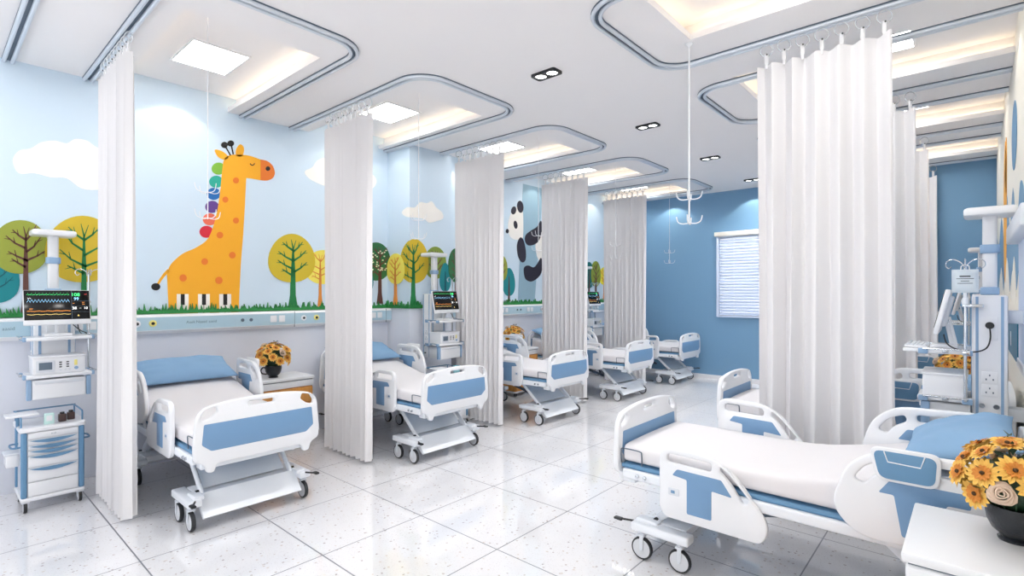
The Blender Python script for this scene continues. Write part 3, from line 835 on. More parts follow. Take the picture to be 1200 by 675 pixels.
def make_bed():
    e = empty('hospital_bed', '', 'hospital bed')
    Lb = 2.0
    # deck frame
    mb = MB()
    for s in (-1, 1):
        mb.box2((.06, s * .43 - .018, .500), (1.93, s * .43 + .018, .560), .010)
    for x in (.10, .55, 1.0, 1.45, 1.90): mb.box2((x - .03, -.42, .505), (x + .03, .42, .545), .005)
    mb.box2((.04, -.30, .47), (.10, .30, .52), .01); mb.box2((1.86, -.40, .46), (1.95, .40, .53), .012)
    mb.build('bed_frame', 'frame', e)
    mb = MB()
    for s in (-1, 1):
        for x in (.42, 1.42, 1.82, 1.77): mb.lathe([(.012, -.0), (.012, .012), (.007, .015)] if s > 0 else [(.007, -.015), (.012, -.012), (.012, 0)], (x, s * .448, .53), 14, 'y')
    mb.build('bolt', 'chrome', e)
    # mattress platform in blue
    mb = MB(); mb.box2((.05, -.428, .558), (1.95, .428, .588), .012); mb.build('deck_trim', 'deck', e)
    # mattress
    st = [(.06, .90), (.09, .905), (.30, .862), (.60, .795), (.80, .750), (.92, .726), (1.05, .716), (1.30, .714), (1.6, .714), (1.88, .713), (1.93, .712), (1.948, .700)]
    mb = MB(); rings = []
    for i, (x, zt) in enumerate(st):
        hw = .424 - (.008 if i in (0, len(st) - 1) else 0)
        zb = .586; c = .032 if 0 < i < len(st) - 1 else .02
        zt -= .0
        sec = [(-hw, zb + .004), (-hw, zb + .03), (-hw - .002, (zb + zt) / 2), (-hw, zt - c), (-hw + c * .35, zt - c * .3), (-hw + c * 1.3, zt), (-hw * .5, zt + .004), (0, zt + .006), (hw * .5, zt + .004), (hw - c * 1.3, zt), (hw - c * .35, zt - c * .3), (hw, zt - c), (hw + .002, (zb + zt) / 2), (hw, zb + .03), (hw, zb + .004)]
        rings.append([mb.bm.verts.new((x, y, z)) for y, z in sec])
    for A, B in zip(rings, rings[1:]):
        k = len(A)
        for j in range(k): mb.bm.faces.new((A[j], A[(j + 1) % k], B[(j + 1) % k], B[j]))
    mb.bm.faces.new(rings[0][::-1]); mb.bm.faces.new(rings[-1])
    mb.build('mattress', 'sheet', e, 60, subsurf=1)
    # wire mattress keepers at the foot corners
    for s in (-1, 1):
        mb = MB(); mb.tube(smooth_path([(1.80, s * .430, .59), (1.80, s * .434, .665), (1.815, s * .434, .685), (1.93, s * .434, .685), (1.945, s * .434, .665), (1.945, s * .430, .59)], 4), .004, 6)
        mb.build('mattress_keeper', 'alu_dark', e)
    # foot and head boards
    def board(x, name, ztop):
        d = ztop - .93
        pts = [(-.452, .535), (-.385, .505), (-.372, .445), (-.325, .440), (-.305, .500), (.305, .500), (.325, .440), (.372, .445), (.385, .505), (.452, .535), (.458, .62), (.435, .895 + d), (.22, .932 + d), (0, .940 + d), (-.22, .932 + d), (-.435, .895 + d), (-.458, .62)]
        rad = [.03, .03, .02, .02, .03, .03, .02, .02, .03, .03, .08, .10, .15, .15, .15, .10, .08]
        holes = [rounded([(-.095, .872 + d), (-.095, .902 + d), (.095, .902 + d), (.095, .872 + d)], .014, 4)]
        for s in (-1, 1):
            h = rounded([(s * .300, .862 + d), (s * .312, .903 + d), (s * .382, .888 + d), (s * .412, .835 + d), (s * .400, .806 + d), (s * .350, .822 + d)], .014, 4)
            holes.append(h)
        MBo = MB().shape([rounded(pts, rad)] + holes, .040, .009, YZ, (x, 0, 0)).build(name, 'plastic', e, 50)
        pn = rounded([(-.405, .645), (-.345, .595), (.345, .595), (.405, .645), (.392, .785 + d), (-.392, .785 + d)], .010, 3)
        MB().shape([pn], .0445, .001, YZ, (x, 0, 0)).build('blue_panel', 'blue', MBo)
        return MBo
    board(1.975, 'footboard', .93); board(.02, 'headboard', 1.02)
    # side rails
    def side_rail(x0, y, foot, dz, ctrl=False, zb=.47):
        out, holes, pn, btn = rail_loops(foot)
        # local x from foot end towards the head: world-local x = x0 - u
        fl = lambda pts: [(x0 - a, zb + dz + b) for a, b in pts][::-1]
        s = 1 if y > 0 else -1
        r = MB().shape([fl(out)] + [fl(h) for h in holes], .034, .009, XZ, (0, y, 0)).build('side_rail', 'plastic', e, 50)
        MB().shape([fl(pn)], .0375, .001, XZ, (0, y, 0)).build('blue_panel', 'blue', r)
        bx = x0 - btn[0]; bz = zb + dz + btn[1]
        mb = MB(); mb.shape([rounded(rect(bx - .035, bz - .022, bx + .035, bz + .022), .008, 3)], .039, .001, XZ, (0, y, 0)); mb.build('button_plate', 'plastic_dim', r)
        mb = MB(); mb.box((bx + .005, y + s * .020, bz), (.024, .004, .018), .002); mb.build('release_button', 'blue', r)
        mb = MB()
        for u in (.16, .44):
            mb.tube(smooth_path([(x0 - u, y, zb + dz + .06), (x0 - u - .01, y - s * .02, zb + dz + .0), (x0 - u - .015, y - s * .05, .50)], 4), .013, 8)
        mb.box((x0 - .3, y - s * .045, .515), (.36, .02, .04), .006)
        mb.build('rail_bracket', 'frame', r)
        if ctrl:
            cx = x0 - .30; cz = zb + dz + .385
            P = rounded([(cx - .135, cz + .07), (cx + .135, cz + .07), (cx + .105, cz - .085), (cx - .125, cz - .085)], .045, 6)
            c1 = MB().shape([P], .030, .008, XZ, (0, y + s * .03, 0)).build('control_pad', 'plastic', r)
            Q = rounded([(cx - .118, cz + .055), (cx + .119, cz + .055), (cx + .092, cz - .071), (cx - .110, cz - .071)], .035, 6)
            MB().shape([Q], .004, .001, XZ, (0, y + s * .046, 0)).build('control_face', 'deck', r)
            mb = MB(); mb.tube([(cx + .075, y + s * .049, cz + .055), (cx + .06, y + s * .049, cz + .008), (cx - .06, y + s * .049, cz + .004), (cx - .075, y + s * .049, cz + .055)], .003, 6)
            mb.build('control_outline', 'plastic', r)
    return e, side_rail

def finish_bed(e):
    # bases with casters at both ends, lift arms and cover plates
    for end in (1, -1):                     # 1 foot, -1 head
        xc = 1.68 if end == 1 else .32
        mb = MB()
        for s in (-1, 1):
            mb.box((xc, s * .405, .205), (.38, .095, .055), .014)
            mb.box((xc + end * .10, s * .375, .235), (.15, .07, .03), .01)
        # sloped cross cover
        prof = [(xc - .14 * end, .19), (xc - .14 * end, .235), (xc + .08 * end, .235), (xc + .215 * end, .10), (xc + .19 * end, .085), (xc + .06 * end, .18)]
        mb.shape([prof if end == 1 else prof[::-1]], .72, .003, XZ, (0, 0, 0))
        b = mb.build('base', 'frame', e)
        for s in (-1, 1):
            for dx in (-.125, .125):
                t, h, f = MB(), MB(), MB()
                caster(t, h, xc + dx, s * .415, s, f)
                fo = f.build('caster', 'plastic_dim', e); t.build('tyre', 'tyre', fo); h.build('wheel', 'hub', fo)
            # lift arm
            a = Vector((xc + .06 * end, s * .33, .245)); bb = Vector((xc - .24 * end, s * .33, .505))
            d = bb - a; mid = (a + bb) / 2
            ang = math.atan2(d.z, d.x)
            mb = MB(); mb.box(mid, (d.length + .05, .022, .045), .008, Matrix.Rotation(-ang, 3, 'Y')); mb.build('lift_arm', 'frame', e)
            mb = MB(); mb.cyl((a.x, s * .345, a.z), (a.x, s * .365, a.z), .016, 12); mb.cyl((bb.x, s * .345, bb.z), (bb.x, s * .36, bb.z), .013, 12); mb.build('pivot', 'black', e)
        a = Vector((xc + .02 * end, 0, .25)); bb = Vector((xc - .27 * end, 0, .49)); d = bb - a
        mb = MB(); mb.box((a + bb) / 2, (d.length, .60, .012), .003, Matrix.Rotation(-math.atan2(d.z, d.x), 3, 'Y')); mb.build('lift_plate', 'plastic_dim', e)
        for s in (-1, 1):
            mb = MB(); mb.tube([(xc + .17 * end, s * .40, .222), (xc + .255 * end, s * .44, .226)], .007, 8); mb.box((xc + .275 * end, s * .45, .228), (.06, .035, .016), .007); mb.build('brake_pedal', 'black', e)
    mb = MB(); mb.cyl((.55, .0, .49), (1.30, .0, .30), .02, 10); mb.cyl((.50, .0, .50), (.9, 0, .40), .03, 12); mb.build('actuator', 'alu_dark', e)

proto, rail = make_bed()
rail(1.57, -.462, True, 0); rail(1.57, .462, True, -.15)
rail(.93, -.462, False, .13); rail(.93, .462, False, .13, True)
finish_bed(proto)
proto2, rail = make_bed()       # the nearest right bed: its near foot rail is lowered
rail(1.64, -.462, True, 0.03); rail(1.66, .462, True, -.13)
rail(.76, -.462, False, .11); rail(.755, .462, False, .055, True)
finish_bed(proto2)

LY = [1.69, 3.67, 5.67, 7.64, 9.62]
RY = [3.47, 5.32, 7.35, 9.28]
lt = ['below the giraffe, nearest the camera on the left', 'second on the mural side, between the second and third curtains', 'third on the mural side, before the panda section', 'fourth on the mural side, just past the fourth curtain', 'farthest on the mural side, beside the blue back wall']
rt = ['in the right foreground with its near side rail lowered', 'whose footboard shows beyond the foreground bed', 'third on the right, only its head rail showing']
beds = place_all(proto, [((-5.98, y, 0), 0, 'white and blue hospital bed %s' % t) for y, t in zip(LY, lt)] + [((.22, y, 0), PI, 'white and blue hospital bed %s' % t) for y, t in zip(RY[1:3], rt[1:3])], 'white and blue hospital beds')
proto2.location = (.22, RY[0], 0); proto2.rotation_euler = (0, 0, PI); proto2['label'] = 'white and blue hospital bed ' + rt[0]; proto2['group'] = 'white and blue hospital beds'

# pillows
def make_pillow():
    mb = MB(); n = 18; W, D, T = .435, .240, .088
    top, bot = [], []
    rnd = random.Random(4)
    for i in range(n + 1):
        a, b = [], []
        for j in range(n + 1):
            u = -1 + 2 * i / n; v = -1 + 2 * j / n
            pinch = 1 - .10 * (abs(u) ** 2) * (1 - abs(v)) - .0
            px = D * v * (1 - .10 * (1 - u * u) * abs(v)) ; py = W * u * (1 - .07 * (1 - v * v))
            t = T * (max(0, (1 - abs(u) ** 3.2)) * max(0, (1 - abs(v) ** 2.6))) ** .55
            wr = .006 * math.sin(9 * u + 3 * v) * math.sin(5 * v - 2 * u) * min(1, t / T * 1.5) + .005 * math.sin(14 * v + 6 * u * u) * (abs(u) > .5)
            a.append(mb.bm.verts.new((px, py, t + wr * (t > 0.001)))); b.append(mb.bm.verts.new((px, py, -t * .55)))
        top.append(a); bot.append(b)
    for g, fl in ((top, 1), (bot, -1)):
        for i in range(n):
            for j in range(n):
                f = (g[i][j], g[i + 1][j], g[i + 1][j + 1], g[i][j + 1]); mb.bm.faces.new(f[::fl])
    return mb.build('pillow', 'pillow', None, 180, xf=Matrix.Translation((.27, 0, .955)) @ Matrix.Rotation(math.radians(20), 4, 'Y'), subsurf=1)
pl = make_pillow(); tag(pl, '', 'pillow', 'blue pillows on the beds')
pt = ['on the bed below the giraffe', 'on the second bed of the mural side', 'on the third bed of the mural side', 'on the fourth bed of the mural side', 'on the farthest bed of the mural side', 'on the right foreground bed, behind the flowers', 'on the second bed of the right side', 'on the third bed of the right side']
place_all(pl, [((-5.98, y, 0), 0, 'plump light blue pillow ' + t) for y, t in zip(LY, pt)] + [((.22, y, 0), PI, 'plump light blue pillow ' + t) for y, t in zip(RY, pt[5:8])])

# ------------------------------------------------------------------ bedside cabinets
def make_cabinet():
    """back at x=0, front at x=.42, centred in y"""
    e = empty('bedside_cabinet', '', 'bedside cabinet'); D, W = .43, .29
    MB().shape([rounded(rect(.0, -W - .005, D + .012, W + .005), .010, 3)], .035, .008, XY, (0, 0, .7625)).build('cabinet_top', 'plastic', e)
    MB().box2((.012, -W + .012, .715), (D - .008, W - .012, .747)).build('shadow_gap', 'alu_dark', e, 0)
    MB().box2((.0, -W, .665), (D, W, .738), .012).build('tray', 'plastic', e)
    mb = MB(); mb.box2((.01, -W + .008, .09), (D - .018, W - .008, .668), .004); mb.build('cabinet_body', 'wood', e)
    for z0, z1, nm in ((.49, .655, 'drawer'), (.10, .48, 'door')):
        d = MB().box2((D - .02, -W + .012, z0), (D - .002, W - .012, z1), .003).build(nm, 'wood', e)
        MB().box2((D - .002, -.07 if nm == 'drawer' else W - .07, z1 - .045 if nm == 'drawer' else z1 - .14), (D + .016, .07 if nm == 'drawer' else W - .05, z1 - .03), .005).build('handle', 'chrome', d)
    MB().box2((.01, -W + .01, .065), (D - .01, W - .01, .092), .006).build('plinth', 'plastic', e)
    for sx in (.05, D - .05):
        for sy in (-W + .05, W - .05):
            mb = MB(); mb.lathe([(.018, -.012), (.030, -.010), (.030, .010), (.018, .012)], (sx, sy, .030), 20, 'y'); mb.box((sx, sy, .055), (.03, .035, .025), .004); mb.build('caster', 'tyre', e)
    return e
cab = make_cabinet()
place_all(cab, [((-5.97, 2.63, 0), 0, 'white topped wooden bedside cabinet between the first two mural-side beds, flowers on it'),
                ((-5.97, 6.66, 0), 0, 'white topped wooden bedside cabinet between the third and fourth mural-side beds'),
                ((XR - .01, 2.60, 0), PI, 'white topped bedside cabinet in the right foreground corner'),
                ((XR - .13, 6.34, 0), PI, 'bedside cabinet between the second and third right beds')], 'wooden bedside cabinets')

# flowers in black cups
def petal_fan(mb, c, nrm, r, npet, cone, rnd):
    u, v = frame_for(nrm); nrm = nrm.normalized()
    for k in range(npet):
        a = 2 * PI * k / npet + rnd.uniform(-.08, .08); d = u * math.cos(a) + v * math.sin(a); t = nrm.cross(d)
        rr = r * rnd.uniform(.88, 1.06); w = r * 2.2 * PI / npet * .40
        pts = []
        for f, ww in ((.12, .30), (.45, .85), (.72, .95), (.90, .50)):
            lift = cone * math.sin(f * 1.9) * r + rnd.uniform(-.02, .02) * r
            cc = c + d * rr * f + nrm * lift
            pts.append((cc - t * w * ww, cc + nrm * (-.10 * r * ww * .6), cc + t * w * ww))
        tip = c + d * rr + nrm * (cone * math.sin(1.9) * r - .03 * r)
        V = [[mb.bm.verts.new(q) for q in tr_] for tr_ in pts]; tv = mb.bm.verts.new(tip)
        for A, B in zip(V, V[1:]):
            mb.bm.faces.new((A[0], A[1], B[1], B[0])); mb.bm.faces.new((A[1], A[2], B[2], B[1]))
        mb.bm.faces.new((V[-1][0], V[-1][1], tv)); mb.bm.faces.new((V[-1][1], V[-1][2], tv))

def make_bouquet(seed=2):
    rnd = random.Random(seed)
    e = empty('flower_vase', '', 'flower vase')
    ribs = MB(); prof = [(.0, .0), (.048, .0), (.050, .008), (.040, .014), (.046, .022), (.066, .040), (.080, .070), (.085, .105), (.082, .130), (.078, .130), (.080, .105), (.074, .07), (.04, .03), (.0, .03)]
    prof = [(max(r, .001), z) for r, z in prof]
    ribs.lathe(prof, (0, 0, 0), 40); ribs.build('cup', 'vase', e, 40)
    mb = MB(); mb.tube(smooth_path([(0, -.080, .110), (0, -.112, .116), (0, -.132, .090), (0, -.122, .058), (0, -.085, .044), (0, -.068, .046)], 5), .0075, 8); mb.build('handle', 'vase', e)
    # blooms on a dome
    dirs = []
    N = 30
    for i in range(N):
        z = 1 - (i + .5) / N * 1.40; a = i * 2.39996 + .4; r = math.sqrt(max(0, 1 - z * z))
        dirs.append(Vector((r * math.cos(a), r * math.sin(a), z)))
    for i, d in enumerate(dirs):
        c = Vector((d.x * .165, d.y * .165, .218 + d.z * .150)) + Vector((rnd.uniform(-.012, .012), rnd.uniform(-.012, .012), rnd.uniform(-.01, .01)))
        n = (d + Vector((0, 0, .15)) + Vector((rnd.uniform(-.2, .2), rnd.uniform(-.2, .2), rnd.uniform(-.1, .2)))).normalized()
        if i % 9 == 4:
            mb = MB()
            u, v = frame_for(n)
            for q, (rr, h) in enumerate(((.040, .006), (.034, .012), (.027, .017), (.019, .021), (.011, .024))):
                pts = []
                for k in range(14):
                    a = 2 * PI * k / 14; w = 1 + .10 * math.sin(3 * a + q * 1.7)
                    pts.append(c + (u * math.cos(a) + v * math.sin(a)) * rr * w + n * h)
                base = [p * .55 + (c - n * .014) * .45 for p in pts]
                V = [mb.bm.verts.new(p) for p in pts]; B = [mb.bm.verts.new(p) for p in base]
                for k in range(14): mb.bm.faces.new((V[k - 1], V[k], B[k], B[k - 1]))
            r_ = mb.build('rose', 'rose', e, 50); sd = r_.modifiers.new('s', 'SOLIDIFY'); sd.thickness = .003
            MB().lathe([(.001, -.02), (.02, -.012), (.022, .002), (.001, .006)], c, 12).build('calyx', 'leaf', r_)
        else:
            r = rnd.uniform(.048, .062)
            mb = MB(); petal_fan(mb, c, n, r, 15, .12, rnd); f = mb.build('flower', 'petal', e, 0)
            mb = MB(); petal_fan(mb, c + n * .005, n, r * .58, 11, .22, rnd); mb.build('inner_petals', 'petal2', f, 0)
            MB().lathe([(.001, -.004), (.008, .0), (.007, .007), (.001, .010)], (0, 0, 0), 10).build('heart', 'heart', f, 60, xf=Matrix.Translation(c + n * .006) @ n.to_track_quat('Z', 'Y').to_matrix().to_4x4())
    mb = MB()
    for i in range(26):
        a = rnd.uniform(0, 2 * PI); z = rnd.uniform(-.1, .95); r = math.sqrt(1 - z * z)
        d = Vector((r * math.cos(a), r * math.sin(a), z)); p = Vector((d.x * .14, d.y * .14, .215 + d.z * .12)); q = p + d * .052 + Vector((0, 0, .01))
        u, v = frame_for(d); m_ = (p + q) / 2
        A = [mb.bm.verts.new(x) for x in (p, m_ + u * .014, q, m_ - u * .014)]; mb.bm.faces.new(A)
    for i in range(14):
        a = 2 * PI * i / 14; mb.tube([(.03 * math.cos(a), .03 * math.sin(a), .06), (.09 * math.cos(a), .09 * math.sin(a), .17)], .003, 5)
    mb.tube([(0, 0, .1), (.01, .02, .385)], .002, 5)
    for s in (-1, 1):
        A = [mb.bm.verts.new(x) for x in ((.01, .02, .385), (.01 + s * .015, .02 + s * .012, .40), (.01 + s * .045, .02 + s * .01, .395), (.01 + s * .02, .02 - s * .008, .383))]; mb.bm.faces.new(A)
    mb.build('leaves', 'leaf', e, 0)
    mb = MB(); mb.lathe([(.001, .10), (.055, .13), (.10, .19), (.10, .25), (.05, .30), (.001, .305)], (0, 0, 0), 16); mb.build('foliage_core', 'leaf', e, 60)
    return e
fl = make_bouquet()
place_all(fl, [((.118, 2.69, .78), PI * .5, 'black cup vase of yellow daisies and cream roses in the right foreground'),
               ((-5.70, 2.54, .78), 0, 'black cup of yellow daisies on the cabinet beside the giraffe bed'),
               ((-5.70, 6.50, .78), 0, 'yellow daisies on the cabinet between the third and fourth mural-side beds'),
               ((-.10, 6.34, .78), PI, 'yellow daisies on the right side cabinet beneath the keyboard shelf')], 'black cups of yellow daisies')

# ------------------------------------------------------------------ medical columns
def make_column():
    """back at x=0 on the wall, faces +x"""
    e = empty('medical_column', '', 'medical equipment column')
    mb = MB()
    for z in (.95, 1.55): mb.box((.05, 0, z), (.10, .10, .08), .008)
    mb.build('wall_bracket', 'plastic_dim', e)
    MB().box2((.10, -.135, .84), (.265, .135, 1.685), .012).build('spine', 'plastic', e)
    mb = MB()
    for y in (-.095, .095): mb.box2((.262, y - .009, .85), (.2685, y + .009, 1.675))
    for s in (-1, 1):
        for x in (.125, .240): mb.box2((x - .007, s * .132 - .0 if s > 0 else -.1385, .85), (x + .007, .1385 if s > 0 else -.132, 1.675))
    mb.build('trim_strip', 'blue_trim', e, 0)
    MB().box2((.135, -.05, 1.685), (.225, .05, 1.735), .008).build('post_base', 'blue_trim', e)
    MB().shape([rounded(rect(.145, -.036, .215, .036), .022, 5)], .47, .003, XY, (0, 0, 1.96)).build('post', 'plastic', e)
    MB().shape([rounded(rect(.133, -.048, .227, .048), .026, 5)], .055, .006, XY, (0, 0, 1.975)).build('post_collar', 'blue_trim', e)
    MB().shape([rounded(rect(.055, -.145, .305, .145), .045, 6)], .05, .015, XY, (0, 0, 2.205)).build('top_arm', 'plastic', e)
    # shelves
    for z, nm in ((1.315, 'upper_shelf'), (1.015, 'lower_shelf')):
        sh = MB().box2((.262, -.205, z), (.53, .205, z + .026), .006).build(nm, 'plastic', e)
        mb = MB()
        for s in (-1, 1):
            for x in (.285, .50): mb.box((x, s * .213, z + .013), (.05, .022, .034), .005)
        mb.build('shelf_corner', 'blue_trim', sh)
        mb = MB()
        for s in (-1, 1): mb.tube([(.28, s * .235, z + .03), (.50, s * .235, z + .03)], .006, 8); mb.box((.39, s * .226, z + .02), (.03, .02, .02), .003)
        mb.build('side_rod', 'chrome', sh)
    d = MB().box2((.272, -.168, .845), (.515, .168, 1.000), .010).build('drawer_box', 'plastic', e)
    MB().box2((.512, -.150, .965), (.522, .150, .985), .003).build('drawer_grip', 'plastic_dim', d)
    mb = MB()
    for s in (-1, 1): mb.box((.49, s * .186, .925), (.045, .030, .16), .005)
    mb.build('shelf_bracket', 'blue_trim', e)
    # outlets on both side faces
    for s in (-1, 1):
        for z in (1.10, 1.18):
            o = MB().box((.1825, s * .137, z), (.075, .006, .07), .002).build('power_outlet', 'plastic', e)
            mb = MB()
            for dx, dz in ((0, .014), (-.016, -.012), (.016, -.012)): mb.box((.1825 + dx, s * .1405, z + dz), (.006, .002, .011))
            mb.build('outlet_slots', 'alu_dark', o, 0)
        MB().box((.1825, s * .137, 1.48), (.075, .006, .14), .002).build('socket_plate', 'plastic', e)
        for dx in (-.03, .035):
            mb = MB(); mb.cyl((.1825 + dx, s * .135, 1.005), (.1825 + dx, s * .150, 1.005), .014, 16); mb.build('gas_port', 'chrome', e)
        MB().box((.16, s * .137, .905), (.03, .006, .016), .002).build('label_slot', 'black', e)
    # plug and cord on the +y face
    mb = MB(); mb.cyl((.1825, .138, 1.50), (.1825, .165, 1.50), .021, 18); pg = mb.build('plug', 'black', e)
    mb = MB(); mb.tube(smooth_path([(.1825, .158, 1.49), (.180, .165, 1.42), (.20, .175, 1.36), (.26, .19, 1.335), (.34, .20, 1.35), (.385, .15, 1.38), (.40, .10, 1.43)], 6), .004, 8); mb.build('power_cord', 'black', e)
    # drip pole at the +y side
    mb = MB(); mb.cyl((.295, .222, 1.03), (.295, .222, 1.86), .0085, 12); mb.box((.29, .21, 1.33), (.04, .05, .03), .004); mb.box((.26, .18, 1.62), (.10, .11, .02), .004); mb.build('drip_pole', 'chrome', e)
    mb = MB()
    for a in (0, PI / 2, PI, PI * 1.5):
        c, s = math.cos(a), math.sin(a)
        P = [(0, 1.85), (.02, 1.885), (.055, 1.905), (.085, 1.895), (.092, 1.868), (.078, 1.850), (.065, 1.860)]
        mb.tube(smooth_path([(.295 + c * r, .222 + s * r, z) for r, z in P], 4), .0035, 6)
    mb.build('drip_hook', 'chrome', e)
    return e
col = make_column()
cols = [((XL, .755, 0), 0, 'beside the giraffe bed above the drawer trolley'), ((PX, 4.57, 0), 0, 'on the pier between the second and third mural-side beds'), ((XL, 8.92, 0), 0, 'beside the farthest mural-side bed, seen in a gap'),
        ((XR, 4.47, 0), PI, 'at the right wall behind the foreground bed, outlets facing the camera'), ((XR, 8.33, 0), PI, 'farther back on the right wall, only its top showing')]
col_all = place_all(col, [(l, r, 'white medical column with shelves and blue trim ' + t) for l, r, t in cols], 'white medical equipment columns')

def make_monitor():
    e = empty('patient_monitor', '', 'patient monitor')
    tilt = Matrix.Translation((.405, 0, 1.585)) @ Matrix.Rotation(math.radians(-13), 4, 'Y')
    h = MB().box((0, 0, -.008), (.030, .425, .292), .010).build('housing', 'plastic', e, xf=tilt)
    MB().box((-.02, 0, -.0), (.03, .28, .20), .012).build('back_cover', 'plastic', h, xf=tilt)
    s = MB().box((.0155, 0, .010), (.003, .414, .246), .001).build('screen', 'screen', e, xf=tilt)
    T = Matrix(((0, 0, 1, 0), (1, 0, 0, 0), (0, 1, 0, 0), (0, 0, 0, 1)))
    def tx(body, y, z, size): return tilt @ Matrix.Translation((.0176, y, z)) @ T
    def wave(fn, y0, y1, n, th, m):
        mb = MB(); prev = None
        for i in range(n + 1):
            y = y0 + (y1 - y0) * i / n; z = fn(i); a, b = mb.bm.verts.new((.0180, y, z + th)), mb.bm.verts.new((.0180, y, z - th))
            if prev: mb.bm.faces.new((prev[0], a, b, prev[1]))
            prev = (a, b)
        mb.build('trace', m, s, 0, xf=tilt)
    wave(lambda i: .098 + (.016 if i % 7 == 3 else (-.005 if i % 7 == 4 else 0)), -.190, .075, 84, .0012, 'px_green')
    wave(lambda i: .045 + (.012 if i % 2 else -.012), -.190, .075, 26, .0016, 'px_cyan')
    wave(lambda i: -.040 + .002 * math.sin(i), -.190, .080, 30, .0015, 'px_orange')
    wave(lambda i: -.068 + .002 * math.cos(i), -.190, .080, 30, .0012, 'px_yellow')
    for body, y, z, sz, m in (('108', .115, .096, .040, 'px_green'), ('99', .120, .060, .034, 'px_cyan'), ('38', .105, -.020, .032, 'px_white'), ('10', .180, -.020, .028, 'px_white'), ('--', .145, -.018, .02, 'px_white'), ('6', .130, -.082, .024, 'px_yellow'), ('SpO2', -.175, .067, .010, 'px_white'), ('RESP', -.165, -.022, .010, 'px_orange'), ('42.9', .165, .030, .010, 'px_orange'), ('28.6', .165, .014, .010, 'px_orange'), ('AIR', .10, .022, .009, 'px_orange'), ('BPM', .182, .10, .009, 'px_red')):
        MB().text(body, sz, tx(body, y, z, sz), .0004).build('readout', m, s, 0)
    mb = MB(); mb.bm.verts.new
    mb.box((.0172, .088, .010), (.001, .002, .24)); mb.box((.0172, .148, -.052), (.001, .12, .0015)); mb.box((.0172, .148, -.003), (.001, .12, .0015)); mb.box((.0172, .148, .043), (.001, .12, .0015))
    mb.build('divider', 'lcd', s, 0, xf=tilt)
    mb = MB(); mb.box((.40, 0, 1.352), (.14, .18, .022), .006); mb.tube([(.36, .0, 1.36), (.385, .0, 1.50)], .014, 10); mb.tube([(.34, .06, 1.36), (.375, .06, 1.54)], .006, 8); mb.tube([(.34, -.06, 1.36), (.375, -.06, 1.54)], .006, 8)
    mb.build('stand', 'plastic', e)
    return e
mon = make_monitor()
mt = ['beside the giraffe bed', 'on the pier column', 'on the farthest mural-side column', 'seen from its edge on the right wall column', 'on the far right wall column']
place_all(mon, [(l, r, 'flat patient monitor with black waveform screen ' + t) for (l, r, _), t in zip(cols, mt)], 'patient monitors on the columns')

def make_device():
    e = empty('syringe_pump', '', 'medical device')
    MB().box2((.285, -.165, 1.041), (.505, .165, 1.175), .008).build('housing', 'plastic', e)
    MB().box2((.280, -.170, 1.172), (.512, .170, 1.188), .005).build('lid', 'plastic', e)
    fr = MB().box2((.503, -.145, 1.058), (.510, -.030, 1.152), .004).build('display_frame', 'plastic_dim', e)
    MB().box2((.509, -.128, 1.078), (.512, -.047, 1.138), .002).build('display', 'lcd', fr)
    for y in (.005, .05):
        for z in (1.094, 1.113, 1.132): MB().box((.507, y, z), (.008, .017, .009), .002).build('button', 'black', e)
    for y in (.005, .035, .062): mb = MB(); mb.cyl((.503, y, 1.070), (.512, y, 1.070), .007, 14); mb.build('knob', 'plastic_dim', e)
    mb = MB(); mb.cyl((.503, .105, 1.078), (.514, .105, 1.078), .013, 18); mb.build('dial', 'blue_trim', e)
    MB().box2((.503, .092, 1.10), (.508, .112, 1.145), .002).build('indicator', 'outlet_yellow', e)
    return e
dv = make_device()
dt = ['under the monitor beside the giraffe bed', 'under the pier column monitor', 'on the farthest mural-side column', 'on the right column, seen from its side', 'on the far right wall column']
place_all(dv, [(l, r, 'white boxy pump device with small grey display ' + t) for (l, r, _), t in zip(cols[:4], dt)], 'pump devices on the lower shelves')

